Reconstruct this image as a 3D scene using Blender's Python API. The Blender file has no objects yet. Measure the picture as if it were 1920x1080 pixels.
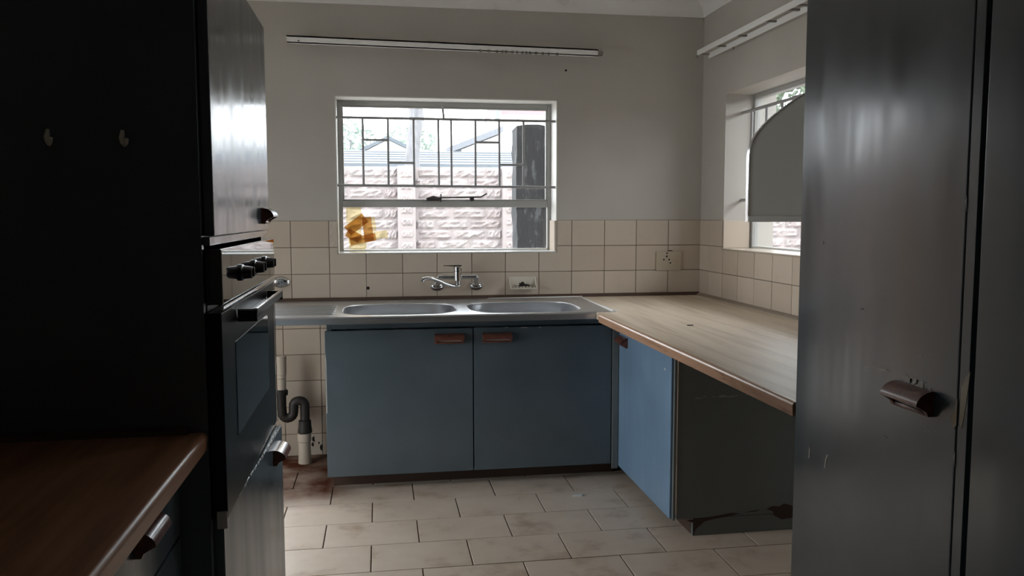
import bpy, bmesh, math, random
from mathutils import Vector, Matrix
random.seed(7)
SC = bpy.context.scene
COL = SC.collection

# ------------------------------------------------------------------ camera
cam_d = bpy.data.cameras.new('camera')
cam_d.sensor_width = 36.0
cam_d.lens = 1547.94 / 1920 * 36.0
cam_d.clip_start = 0.02
cam_d.clip_end = 200
cam = bpy.data.objects.new('camera', cam_d)
COL.objects.link(cam)
YAW, PITCH, ROLL = 0.1582, 0.0871, -0.0013
fwd = Vector((math.sin(YAW) * math.cos(PITCH), math.cos(YAW) * math.cos(PITCH), -math.sin(PITCH)))
rgt = Vector((math.cos(YAW), -math.sin(YAW), 0))
upv = rgt.cross(fwd)
r2 = rgt * math.cos(ROLL) + upv * math.sin(ROLL)
u2 = upv * math.cos(ROLL) - rgt * math.sin(ROLL)
M = Matrix.Identity(4)
for i in range(3):
    M[i][0] = r2[i]; M[i][1] = u2[i]; M[i][2] = -fwd[i]
M.translation = Vector((-1.9122, -4.7566, 1.3639))
cam.matrix_world = M
SC.camera = cam

# ------------------------------------------------------------------ world: bright overcast sky
W = bpy.data.worlds.new('sky'); SC.world = W; W.use_nodes = True
bg = W.node_tree.nodes['Background']
bg.inputs[0].default_value = (0.90, 0.95, 1.0, 1)
bg.inputs[1].default_value = 8.5
SC.view_settings.view_transform = 'Standard'
SC.view_settings.look = 'None'
SC.view_settings.gamma = 1.0
SC.view_settings.use_curve_mapping = False
SC.view_settings.exposure = 0.2

def portal(name, loc, rot, sx, sy):
    l = bpy.data.lights.new(name, 'AREA'); l.shape = 'RECTANGLE'; l.size = sx; l.size_y = sy
    l.cycles.is_portal = True
    o = bpy.data.objects.new(name, l); COL.objects.link(o); o.location = loc; o.rotation_euler = rot
    return o
portal('sky_portal_back_window', (-1.515, 0.29, 1.59), (-math.pi / 2, 0, 0), 1.26, 0.88)
portal('sky_portal_right_window', (0.29, -0.94, 1.61), (0, math.pi / 2, 0), 0.87, 1.20)
portal('sky_portal_side_door', (-3.89, -1.52, 1.03), (0, -math.pi / 2, 0), 2.06, .72)
portal('sky_portal_back_door', (-3.03, 0.29, 1.03), (-math.pi / 2, 0, 0), 0.94, 2.06)

# ------------------------------------------------------------------ materials
MATS = {}
def nmat(name, base, rough=0.5, metal=0.0, spec=0.5, coat=0.0, fn=None):
    m = bpy.data.materials.new(name); m.use_nodes = True
    nt = m.node_tree; b = nt.nodes['Principled BSDF']
    b.inputs['Base Color'].default_value = (*base, 1)
    b.inputs['Roughness'].default_value = rough
    b.inputs['Metallic'].default_value = metal
    b.inputs['Specular IOR Level'].default_value = spec
    b.inputs['Coat Weight'].default_value = coat
    if fn: fn(nt, b)
    MATS[name] = m
    return m
def N(nt, t, **kw):
    n = nt.nodes.new(t)
    for k, v in kw.items():
        if k in n.inputs: n.inputs[k].default_value = v
        else: setattr(n, k, v)
    return n
def pos(nt, scale=(1, 1, 1), kind='world'):
    mp = nt.nodes.new('ShaderNodeMapping'); mp.inputs['Scale'].default_value = scale
    if kind == 'world':
        g = nt.nodes.new('ShaderNodeNewGeometry'); nt.links.new(g.outputs['Position'], mp.inputs['Vector'])
    else:
        g = nt.nodes.new('ShaderNodeTexCoord'); oi = nt.nodes.new('ShaderNodeObjectInfo')
        sc = N(nt, 'ShaderNodeMath', operation='MULTIPLY'); sc.inputs[1].default_value = 37.0
        nt.links.new(oi.outputs['Random'], sc.inputs[0])
        ad = N(nt, 'ShaderNodeVectorMath', operation='ADD')
        nt.links.new(g.outputs['Object'], ad.inputs[0]); nt.links.new(sc.outputs[0], ad.inputs[1])
        nt.links.new(ad.outputs[0], mp.inputs['Vector'])
    return mp.outputs['Vector']
def noise(nt, vec, scale, detail=4, rough=0.55):
    n = N(nt, 'ShaderNodeTexNoise'); n.inputs['Scale'].default_value = scale
    n.inputs['Detail'].default_value = detail; n.inputs['Roughness'].default_value = rough
    nt.links.new(vec, n.inputs['Vector']); return n.outputs['Fac']
def ramp(nt, fac, stops):
    r = nt.nodes.new('ShaderNodeValToRGB'); e = r.color_ramp.elements
    while len(e) < len(stops): e.new(0.5)
    for i, (p, c) in enumerate(stops):
        e[i].position = p; e[i].color = (*c, 1) if len(c) == 3 else c
    nt.links.new(fac, r.inputs['Fac']); return r.outputs['Color']
def mix(nt, fac, a, b, mode='MIX'):
    n = nt.nodes.new('ShaderNodeMix'); n.data_type = 'RGBA'; n.blend_type = mode
    def put(sock, v):
        if hasattr(v, 'is_output'): nt.links.new(v, sock)
        elif isinstance(v, (int, float)): sock.default_value = v
        else: sock.default_value = (*v, 1)
    put(n.inputs[0], fac); put(n.inputs[6], a); put(n.inputs[7], b)
    return n.outputs[2]
def fmap(nt, v, a, b, c, d):
    n = N(nt, 'ShaderNodeMapRange'); n.inputs[1].default_value = a; n.inputs[2].default_value = b
    n.inputs[3].default_value = c; n.inputs[4].default_value = d
    nt.links.new(v, n.inputs[0]); return n.outputs[0]
def bump(nt, b, h, strength=0.1, dist=0.002):
    n = N(nt, 'ShaderNodeBump'); n.inputs['Strength'].default_value = strength; n.inputs['Distance'].default_value = dist
    nt.links.new(h, n.inputs['Height']); nt.links.new(n.outputs[0], b.inputs['Normal'])

def f_wall(nt, b):
    v = pos(nt); n = noise(nt, v, 2.2, 5)
    c = ramp(nt, n, [(0.3, (0.455, 0.425, 0.38)), (0.7, (0.505, 0.47, 0.425))])
    nt.links.new(c, b.inputs['Base Color']); bump(nt, b, noise(nt, v, 70, 3), 0.25, 0.002)
nmat('wall_paint', (0.6, 0.57, 0.53), 0.6, fn=f_wall)
def f_reveal(nt, b):
    v = pos(nt); n = noise(nt, v, 8, 5)
    c = ramp(nt, n, [(0.3, (0.62, 0.60, 0.56)), (0.7, (0.72, 0.70, 0.66))])
    nt.links.new(c, b.inputs['Base Color'])
nmat('reveal_paint', (0.7, 0.68, 0.64), 0.5, fn=f_reveal)
def f_ceil(nt, b):
    v = pos(nt); n = noise(nt, v, 6, 6, 0.65)
    c = ramp(nt, n, [(0.30, (0.62, 0.58, 0.53)), (0.42, (0.78, 0.76, 0.73)), (0.8, (0.82, 0.81, 0.79))])
    nt.links.new(c, b.inputs['Base Color'])
nmat('ceiling_paint', (0.8, 0.79, 0.77), 0.7, fn=f_ceil)
def f_tile(nt, b):
    oi = nt.nodes.new('ShaderNodeObjectInfo')
    c = ramp(nt, oi.outputs['Random'], [(0.0, (0.53, 0.44, 0.35)), (1.0, (0.59, 0.50, 0.405))])
    v = pos(nt, kind='object'); n = noise(nt, v, 9, 4)
    c2 = mix(nt, fmap(nt, n, 0.55, 0.85, 0.0, 0.3), c, (0.44, 0.34, 0.25))
    nt.links.new(c2, b.inputs['Base Color'])
nmat('wall_tile_glaze', (0.7, 0.63, 0.54), 0.27, spec=0.5, fn=f_tile)
nmat('grout', (0.20, 0.155, 0.12), 0.9)
nmat('floor_grout', (0.10, 0.075, 0.055), 0.9)
def f_floor(nt, b):
    v = pos(nt, kind='object'); n = noise(nt, v, 5.0, 5, 0.6)
    c = ramp(nt, n, [(0.26, (0.52, 0.385, 0.28)), (0.46, (0.76, 0.63, 0.51)), (0.75, (0.84, 0.71, 0.59))])
    # old rust-brown staining with shade painted in: sink cupboard bay and kick board
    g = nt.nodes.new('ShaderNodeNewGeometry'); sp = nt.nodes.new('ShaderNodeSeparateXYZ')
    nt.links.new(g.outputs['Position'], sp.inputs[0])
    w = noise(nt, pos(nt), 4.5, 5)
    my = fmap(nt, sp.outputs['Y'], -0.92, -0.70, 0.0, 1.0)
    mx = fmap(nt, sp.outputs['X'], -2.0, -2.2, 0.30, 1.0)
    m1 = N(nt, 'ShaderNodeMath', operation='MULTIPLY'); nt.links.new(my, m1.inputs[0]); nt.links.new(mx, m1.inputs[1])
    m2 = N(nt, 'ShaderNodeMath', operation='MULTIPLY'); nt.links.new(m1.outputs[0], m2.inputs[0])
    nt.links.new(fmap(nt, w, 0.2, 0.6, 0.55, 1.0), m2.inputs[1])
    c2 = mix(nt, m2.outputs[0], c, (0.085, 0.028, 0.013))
    nt.links.new(c2, b.inputs['Base Color'])
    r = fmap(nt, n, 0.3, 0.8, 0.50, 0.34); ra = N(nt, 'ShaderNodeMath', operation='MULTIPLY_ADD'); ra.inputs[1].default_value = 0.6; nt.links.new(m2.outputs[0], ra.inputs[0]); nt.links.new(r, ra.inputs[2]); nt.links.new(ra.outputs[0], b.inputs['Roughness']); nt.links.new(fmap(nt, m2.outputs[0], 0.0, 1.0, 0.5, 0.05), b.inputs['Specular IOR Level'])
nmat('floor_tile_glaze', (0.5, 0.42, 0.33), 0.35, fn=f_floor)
def mk_paint(name, col, r0, r1, bumpy=0.03):
    def f(nt, b):
        v = pos(nt, (9, 9, 0.9)); n = noise(nt, v, 2.2, 2, 0.5)
        n2 = noise(nt, pos(nt), 3.0, 4)
        c = ramp(nt, n2, [(0.3, tuple(x * 0.9 for x in col)), (0.7, tuple(x * 1.1 for x in col))])
        nt.links.new(c, b.inputs['Base Color'])
        nb = noise(nt, pos(nt, (6, 6, 0.7)), 2.2, 2, 0.5); nt.links.new(fmap(nt, nb, 0.34, 0.66, r0, r1), b.inputs['Roughness'])
        bump(nt, b, n, bumpy, 0.001)
    return nmat(name, col, 0.3, spec=0.6, fn=f)
mk_paint('cabinet_paint', (0.093, 0.122, 0.142), 0.15, 0.27, 0.02)
mk_paint('blue_paint', (0.19, 0.30, 0.43), 0.30, 0.42)
mk_paint('dark_paint', (0.155, 0.172, 0.172), 0.35, 0.5)
def mk_wood(name, cols, axis, rough, sc=1.0):
    def f(nt, b):
        s = {'y': (16, 0.9, 16), 'x': (0.9, 16, 16)}[axis]
        v = pos(nt, tuple(k * sc for k in s)); n = noise(nt, v, 1.6, 6, 0.62)
        c = ramp(nt, n, [(0.3, cols[0]), (0.5, cols[1]), (0.72, cols[2])])
        nt.links.new(c, b.inputs['Base Color'])
    return nmat(name, cols[1], rough, fn=f)
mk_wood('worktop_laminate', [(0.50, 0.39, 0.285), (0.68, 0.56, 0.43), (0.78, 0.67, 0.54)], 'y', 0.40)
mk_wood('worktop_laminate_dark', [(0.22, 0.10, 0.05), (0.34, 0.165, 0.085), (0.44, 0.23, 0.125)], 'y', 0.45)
def f_edge(nt, b):
    n = noise(nt, pos(nt, (30, 3, 30)), 2.5, 6, 0.7)
    c = ramp(nt, n, [(0.28, (0.20, 0.09, 0.055)), (0.42, (0.46, 0.26, 0.16)), (0.75, (0.58, 0.36, 0.24))])
    nt.links.new(c, b.inputs['Base Color'])
nmat('wood_edging', (0.33, 0.17, 0.1), 0.32, fn=f_edge)
nmat('edging_oak', (0.40, 0.20, 0.11), 0.35, fn=None)
def f_mahog(nt, b):
    n = noise(nt, pos(nt, (20, 20, 40)), 2.0, 5)
    c = ramp(nt, n, [(0.3, (0.11, 0.035, 0.025)), (0.7, (0.21, 0.075, 0.05))])
    nt.links.new(c, b.inputs['Base Color'])
nmat('mahogany', (0.17, 0.055, 0.04), 0.3, coat=0.3, fn=f_mahog)
nmat('handle_inlay', (0.42, 0.33, 0.29), 0.4)
nmat('dark_strip', (0.075, 0.042, 0.028), 0.6)
nmat('worn_strip', (0.26, 0.20, 0.15), 0.6)
def f_steel(nt, b):
    n = noise(nt, pos(nt, (3, 60, 60)), 3.0, 4)
    nt.links.new(fmap(nt, n, 0.2, 0.8, 0.28, 0.40), b.inputs['Roughness'])
nmat('stainless', (0.60, 0.61, 0.63), 0.33, metal=1.0, fn=f_steel)
nmat('chrome', (0.62, 0.62, 0.63), 0.08, metal=1.0)
nmat('oven_black', (0.010, 0.011, 0.012), 0.25)
nmat('oven_door_black', (0.010, 0.013, 0.015), 0.32, spec=0.25)
nmat('oven_glass', (0.012, 0.014, 0.015), 0.03, spec=0.6, coat=0.5)
nmat('oven_window_glass', (0.016, 0.028, 0.028), 0.05, spec=0.6)
nmat('white_plastic', (0.84, 0.83, 0.81), 0.35)
nmat('yellowed_plastic', (0.47, 0.39, 0.29), 0.35)
nmat('grey_plastic', (0.22, 0.20, 0.18), 0.5)
nmat('black_pipe', (0.018, 0.014, 0.012), 0.5)
nmat('white_pipe', (0.56, 0.48, 0.39), 0.45)
nmat('sealant', (0.78, 0.76, 0.73), 0.5)
nmat('steel_frame_paint', (0.40, 0.39, 0.37), 0.45)
nmat('bar_paint', (0.32, 0.31, 0.31), 0.45)
nmat('dark_metal', (0.06, 0.05, 0.05), 0.5, metal=0.4)
nmat('board_grey', (0.80, 0.80, 0.76), 0.5)
nmat('board_white', (0.85, 0.85, 0.83), 0.18)
nmat('aluminium', (0.86, 0.86, 0.85), 0.22, metal=1.0)
nmat('ceramic', (0.70, 0.64, 0.55), 0.15)
nmat('dark_hole', (0.01, 0.008, 0.006), 0.9)
nmat('hook_plastic', (0.80, 0.77, 0.66), 0.5)
nmat('scrap_dark', (0.018, 0.013, 0.008), 0.8)
nmat('paper', (0.8, 0.8, 0.78), 0.7)
nmat('chip_cream', (0.52, 0.47, 0.36), 0.7)
nmat('chip_white', (0.62, 0.60, 0.56), 0.6)
nmat('chip_scuff', (0.36, 0.36, 0.35), 0.6)
nmat('chip_wood', (0.06, 0.032, 0.026), 0.8)
nmat('wood_door', (0.28, 0.18, 0.11), 0.5)
# exterior
def f_block(nt, b):
    oi = nt.nodes.new('ShaderNodeObjectInfo')
    c = ramp(nt, oi.outputs['Random'], [(0, (0.25, 0.205, 0.195)), (0.5, (0.295, 0.255, 0.243)), (1, (0.27, 0.217, 0.21))])
    n = noise(nt, pos(nt), 14, 5, 0.7)
    nt.links.new(mix(nt, fmap(nt, n, 0.35, 0.6, 0.55, 0.0), c, (0.16, 0.15, 0.15)), b.inputs['Base Color'])
    bump(nt, b, noise(nt, pos(nt), 30, 5), 0.8, 0.02)
nmat('stone_block', (0.7, 0.6, 0.56), 0.9, fn=f_block)
nmat('block_mortar', (0.245, 0.21, 0.203), 0.95)
nmat('plaster_white', (0.88, 0.87, 0.85), 0.8)
nmat('roof_blue', (0.070, 0.083, 0.098), 0.6)
nmat('roof_red', (0.115, 0.068, 0.070), 0.7)
nmat('roof_trim', (0.13, 0.135, 0.15), 0.7)
nmat('eave_dark', (0.10, 0.115, 0.13), 0.8)
def f_bark(nt, b):
    n = noise(nt, pos(nt, (9, 9, 2)), 3.0, 6, 0.7)
    nt.links.new(ramp(nt, n, [(0.3, (0.10, 0.10, 0.107)), (0.7, (0.19, 0.185, 0.19))]), b.inputs['Base Color'])
    bump(nt, b, n, 0.6, 0.03)
nmat('bark', (0.45, 0.44, 0.45), 0.9, fn=f_bark)
nmat('leaf', (0.17, 0.225, 0.185), 0.6)
nmat('leaf_dark', (0.07, 0.10, 0.055), 0.6)
def f_post(nt, b):
    n = noise(nt, pos(nt, (12, 12, 3.5)), 1.3, 7, 0.75)
    nt.links.new(ramp(nt, n, [(0.3, (0.006, 0.0065, 0.008)), (0.56, (0.016, 0.017, 0.020)), (0.62, (0.10, 0.105, 0.115))]), b.inputs['Base Color'])
    bump(nt, b, n, 0.8, 0.02)
nmat('dark_stone', (0.06, 0.065, 0.07), 0.8, fn=f_post)
nmat('paving', (0.42, 0.40, 0.37), 0.9)
# window glass: clear pane with fresnel reflection
def mk_glass(name, tint, dirt):
    m = bpy.data.materials.new(name); m.use_nodes = True; nt = m.node_tree; nt.nodes.clear()
    out = nt.nodes.new('ShaderNodeOutputMaterial'); tr = nt.nodes.new('ShaderNodeBsdfTransparent')
    tr.inputs[0].default_value = (*tint, 1)
    gl = nt.nodes.new('ShaderNodeBsdfGlossy'); gl.inputs['Roughness'].default_value = 0.02
    lw = nt.nodes.new('ShaderNodeLayerWeight'); lw.inputs[0].default_value = 0.5
    pw = N(nt, 'ShaderNodeMath', operation='POWER'); pw.inputs[1].default_value = 5.0; nt.links.new(lw.outputs['Facing'], pw.inputs[0])
    fr = N(nt, 'ShaderNodeMath', operation='MULTIPLY_ADD'); fr.inputs[1].default_value = 0.9; fr.inputs[2].default_value = 0.04; nt.links.new(pw.outputs[0], fr.inputs[0])
    mx = nt.nodes.new('ShaderNodeMixShader')
    nt.links.new(fr.outputs[0], mx.inputs[0]); nt.links.new(tr.outputs[0], mx.inputs[1]); nt.links.new(gl.outputs[0], mx.inputs[2])
    df = nt.nodes.new('ShaderNodeBsdfTranslucent'); df.inputs[0].default_value = (0.8, 0.8, 0.8, 1)
    mx2 = nt.nodes.new('ShaderNodeMixShader')
    n = noise(nt, pos(nt), 60, 5, 0.8)
    nt.links.new(fmap(nt, n, 0.4, 0.8, dirt * 0.5, dirt * 1.5), mx2.inputs[0])
    nt.links.new(mx.outputs[0], mx2.inputs[1]); nt.links.new(df.outputs[0], mx2.inputs[2])
    nt.links.new(mx2.outputs[0], out.inputs[0]); MATS[name] = m
mk_glass('window_glass', (0.97, 0.98, 0.98), 0.018)
def mk_tape(name, col):
    m = bpy.data.materials.new(name); m.use_nodes = True; nt = m.node_tree; nt.nodes.clear()
    out = nt.nodes.new('ShaderNodeOutputMaterial'); tr = nt.nodes.new('ShaderNodeBsdfTransparent')
    tr.inputs[0].default_value = (*col, 1)
    gl = nt.nodes.new('ShaderNodeBsdfDiffuse'); gl.inputs[0].default_value = (col[0] * .6, col[1] * .6, col[2] * .6, 1)
    mx = nt.nodes.new('ShaderNodeMixShader'); mx.inputs[0].default_value = 0.15
    nt.links.new(tr.outputs[0], mx.inputs[1]); nt.links.new(gl.outputs[0], mx.inputs[2]); nt.links.new(mx.outputs[0], out.inputs[0])
    MATS[name] = m
mk_tape('tape_amber', (0.80, 0.58, 0.30))
mk_tape('tape_pale', (1.0, 0.95, 0.74))

# ------------------------------------------------------------------ object helpers
WL = {}
def wl(o): return WL.get(o.name, Vector((0, 0, 0)))
def setp(o, label=None, cat=None, group=None, kind=None):
    if label: o['label'] = label
    if cat: o['category'] = cat
    if group: o['group'] = group
    if kind: o['kind'] = kind
    return o
def empty(name, loc, label=None, cat=None, group=None, kind=None):
    o = bpy.data.objects.new(name, None); COL.objects.link(o); o.location = loc
    o.empty_display_size = 0.05
    WL[o.name] = Vector(loc); return setp(o, label, cat, group, kind)
class MB:
    """collects shapes in world coordinates; build() makes one mesh object of them"""
    def __init__(s): s.v = []; s.f = []; s.m = []; s.mats = []
    def mi(s, mat):
        if mat not in s.mats: s.mats.append(mat)
        return s.mats.index(mat)
    def add(s, vs, fs, mat):
        k = len(s.v); s.v += [tuple(v) for v in vs]; i = s.mi(mat)
        for f in fs: s.f.append(tuple(k + q for q in f)); s.m.append(i)
        return s
    def box(s, lo, hi, mat, bev=0.0):
        lo = Vector([min(a, b) for a, b in zip(lo, hi)]); hi = Vector([max(a, b) for a, b in zip(lo, hi)])
        bm = bmesh.new(); bmesh.ops.create_cube(bm, size=1)
        d = hi - lo; c = (hi + lo) / 2
        for v in bm.verts: v.co = Vector((v.co.x * d.x, v.co.y * d.y, v.co.z * d.z)) + c
        if bev > 0:
            bev = min(bev, min(d) * 0.45)
            bmesh.ops.bevel(bm, geom=bm.edges[:], offset=bev, segments=2, affect='EDGES', profile=0.5)
        s.bm(bm, mat); bm.free(); return s
    def bm(s, bm, mat, mtx=None):
        bm.verts.index_update()
        vs = [(mtx @ v.co if mtx else v.co.copy()) for v in bm.verts]
        return s.add(vs, [[v.index for v in f.verts] for f in bm.faces], mat)
    def prism(s, poly, axis, a, b, mat):
        """poly: 2D points; axis: extruded axis, a..b; the 2D pair is the two other axes in xyz order"""
        def p(u, w, t):
            return {'x': (t, u, w), 'y': (u, t, w), 'z': (u, w, t)}[axis]
        n = len(poly)
        vs = [p(u, w, a) for u, w in poly] + [p(u, w, b) for u, w in poly]
        fs = [list(range(n)), list(range(2 * n - 1, n - 1, -1))]
        for i in range(n):
            j = (i + 1) % n; fs.append([i, i + n, j + n, j])
        return s.add(vs, fs, mat)
    def tube(s, pts, rad, mat, n=14, squash=(1, 1), cap=True):
        pts = [Vector(p) for p in pts]
        if not hasattr(rad, '__len__'): rad = [rad] * len(pts)
        vs = []; fs = []
        t0 = (pts[1] - pts[0]).normalized()
        ref = Vector((0, 0, 1)) if abs(t0.z) < 0.9 else Vector((0, 1, 0))
        u = t0.cross(ref).normalized()
        for i, p in enumerate(pts):
            t = (pts[min(i + 1, len(pts) - 1)] - pts[max(i - 1, 0)]).normalized()
            u = (u - t * u.dot(t)).normalized(); w = t.cross(u)
            for k in range(n):
                a = 2 * math.pi * k / n
                vs.append(p + (u * math.cos(a) * squash[0] + w * math.sin(a) * squash[1]) * rad[i])
        for i in range(len(pts) - 1):
            for k in range(n):
                fs.append([i * n + k, i * n + (k + 1) % n, (i + 1) * n + (k + 1) % n, (i + 1) * n + k])
        if cap:
            fs.append(list(range(n - 1, -1, -1))); fs.append([(len(pts) - 1) * n + k for k in range(n)])
        return s.add(vs, fs, mat)
    def lathe(s, prof, c, axis, mat, n=24, squash=(1, 1)):
        """prof: list of (t along axis, r)"""
        vs = []; fs = []
        for t, r in prof:
            for k in range(n):
                a = 2 * math.pi * k / n; u, w = math.cos(a) * r * squash[0], math.sin(a) * r * squash[1]
                q = {'x': (t, u, w), 'y': (u, t, w), 'z': (u, w, t)}[axis]
                vs.append(Vector(q) + Vector(c))
        m = len(prof)
        for i in range(m - 1):
            for k in range(n):
                fs.append([i * n + k, i * n + (k + 1) % n, (i + 1) * n + (k + 1) % n, (i + 1) * n + k])
        fs.append(list(range(n))); fs.append([(m - 1) * n + k for k in range(n)][::-1])
        return s.add(vs, fs, mat)
    def build(s, name, parent=None, label=None, cat=None, group=None, kind=None, smooth=True, recalc=True):
        vs = [Vector(v) for v in s.v]
        c = Vector([(min(v[i] for v in vs) + max(v[i] for v in vs)) / 2 for i in range(3)])
        c.z = min(v.z for v in vs)
        me = bpy.data.meshes.new(name); me.from_pydata([tuple(v - c) for v in vs], [], s.f)
        for mt in s.mats: me.materials.append(MATS[mt])
        me.polygons.foreach_set('material_index', s.m)
        if recalc:
            bm = bmesh.new(); bm.from_mesh(me); bmesh.ops.recalc_face_normals(bm, faces=bm.faces[:]); bm.to_mesh(me); bm.free()
        if smooth:
            me.polygons.foreach_set('use_smooth', [True] * len(me.polygons)); me.set_sharp_from_angle(angle=math.radians(35))
        me.update()
        o = bpy.data.objects.new(name, me); COL.objects.link(o)
        WL[o.name] = c.copy()
        if smooth and len(me.polygons) < 4000:
            w = o.modifiers.new('weighted', 'WEIGHTED_NORMAL'); w.keep_sharp = True; w.weight = 100
        if parent: o.parent = parent; o.location = c - wl(parent)
        else: o.location = c
        return setp(o, label, cat, group, kind)
def place(me, name, loc, parent, rot=None):
    o = bpy.data.objects.new(name, me); COL.objects.link(o); o.parent = parent
    o.location = Vector(loc) - wl(parent); WL[o.name] = Vector(loc)
    if rot: o.rotation_euler = rot
    return o
TILE_CACHE = {}
def tile_mesh(dims, mat, name):
    key = tuple(round(d, 3) for d in dims) + (mat,)
    if key not in TILE_CACHE:
        b = MB().box([-d / 2 for d in dims], [d / 2 for d in dims], mat, 0.0018)
        me = bpy.data.meshes.new(name); me.from_pydata(b.v, [], b.f); me.materials.append(MATS[mat])
        me.update()
        TILE_CACHE[key] = me
    return TILE_CACHE[key]

# ------------------------------------------------------------------ room shell
XL, YR, ZC = -3.07, -6.2, 2.62
# floor
XA = -3.60
floor = MB().box((XA - .3, YR - .3, -.12), (0.3, .3, -.006), 'floor_grout').build('floor', kind='structure', label='beige ceramic tiled kitchen floor', smooth=False)
FW, FH, FX, FY, J = .3964, .2629, -1.966, -.8509, .005
k = -4
while True:
    y1 = FY - k * FH; y0 = y1 - FH
    if y1 < YR: break
    a0, a1 = max(y0, YR), min(y1, 0)
    if a1 - a0 > .03:
        off = 0 if k % 2 == 0 else FW / 2
        i = -6
        while FX + off + i * FW < 0:
            x0 = max(FX + off + i * FW, XL if a1 < -1.9 else XA); x1 = min(FX + off + (i + 1) * FW, 0); i += 1
            if x1 - x0 < .03: continue
            d = (x1 - x0 - J, a1 - a0 - J, .012)
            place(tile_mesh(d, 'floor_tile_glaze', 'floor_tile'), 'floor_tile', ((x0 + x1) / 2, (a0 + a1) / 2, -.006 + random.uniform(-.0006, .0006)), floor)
    k += 1
# back wall with window opening
WX0, WX1, WZ0, WZ1 = -2.150, -0.885, 1.152, 2.032
def wall_y(name, x0, x1, y0, y1, hx0, hx1, hz0, hz1, **kw):
    b = MB()
    b.box((x0, y0, -.1), (hx0, y1, ZC + .1), 'wall_paint'); b.box((hx1, y0, -.1), (x1, y1, ZC + .1), 'wall_paint')
    b.box((hx0, y0, -.1), (hx1, y1, hz0), 'wall_paint'); b.box((hx0, y0, hz1), (hx1, y1, ZC + .1), 'wall_paint')
    return b.build(name, kind='structure', smooth=False, **kw)
def wall_x(name, y0, y1, x0, x1, hy0, hy1, hz0, hz1, **kw):
    b = MB()
    b.box((x0, y0, -.1), (x1, hy0, ZC + .1), 'wall_paint'); b.box((x0, hy1, -.1), (x1, y1, ZC + .1), 'wall_paint')
    if hz0 > 0.001: b.box((x0, hy0, -.1), (x1, hy1, hz0), 'wall_paint')
    b.box((x0, hy0, hz1), (x1, hy1, ZC + .1), 'wall_paint')
    return b.build(name, kind='structure', smooth=False, **kw)
DX0, DX1, DZ1 = -3.50, -2.56, 2.08     # back door opening, out of view behind the oven tower
XA = -3.60                             # the alcove by the back door is deeper than the cupboard run
b = MB()
for x0, x1, z0, z1 in ((XA - .3, DX0, -.1, ZC + .1), (DX0, DX1, DZ1, ZC + .1), (DX1, WX0, -.1, ZC + .1), (WX0, WX1, -.1, WZ0), (WX0, WX1, WZ1, ZC + .1), (WX1, .3, -.1, ZC + .1)):
    b.box((x0, 0, z0), (x1, .30, z1), 'wall_paint')
wall_back = b.build('wall_back', kind='structure', label='plastered back wall with cream tiled splashback', smooth=False)
RY0, RY1, RZ0, RZ1 = -1.54, -.335, 1.174, 2.042
wall_right = wall_x('wall_right', YR - .3, -.0005, 0, .30, RY0, RY1, RZ0, RZ1, label='plastered right wall with cream tiled splashback')
b = MB().box((XA - .3, YR - .3, -.1), (XL, -1.90, ZC + .1), 'wall_paint').box((XA - .3, -1.14, -.1), (XA, -.0005, ZC + .1), 'wall_paint').box((XA - .3, -1.90, DZ1), (XA, -1.14, ZC + .1), 'wall_paint').box((XA - .3, -1.90, -.1), (XA, -1.14, -.006), 'wall_paint')
wall_left = b.build('wall_left', kind='structure', label='plastered left wall behind the oven tower', smooth=False)
MB().box((XL + .0005, YR - .3, -.1), (-.0005, YR, ZC + .1), 'wall_paint').build('wall_rear', kind='structure', label='plastered wall behind the camera', smooth=False)
MB().box((XA - .3, YR - .3, ZC), (.3, .3, ZC + .15), 'ceiling_paint').build('ceiling', kind='structure', label='white painted ceiling', smooth=False)
# cove cornice
def cove(name, axis, base, sgn, a, b):
    pts = [(0, 2.527), (0, ZC)]
    n = 8
    pts2 = [(base + sgn * 0.0, ZC), (base + sgn * .13, ZC), (base + sgn * .13, ZC - .006)]
    for i in range(n + 1):
        t = math.pi / 2 * i / n
        pts2.append((base + sgn * (.13 - .12 * math.sin(t)), 2.527 + .008 + .079 * (1 - (1 - math.cos(t)) )))
    pts2 += [(base + sgn * .01, 2.527), (base, 2.527)]
    MB().prism(pts2, axis, a, b, 'ceiling_paint').build(name, kind='structure', label='white coved cornice along the %s' % name, smooth=True)
cove('trim_1', 'x', 0, -1, XA, 0)
cove('trim_2', 'y', 0, -1, YR, -.0)
bpy.data.objects['trim_1']['label'] = 'white coved cornice above the back wall'
bpy.data.objects['trim_2']['label'] = 'white coved cornice above the right wall'

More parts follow.
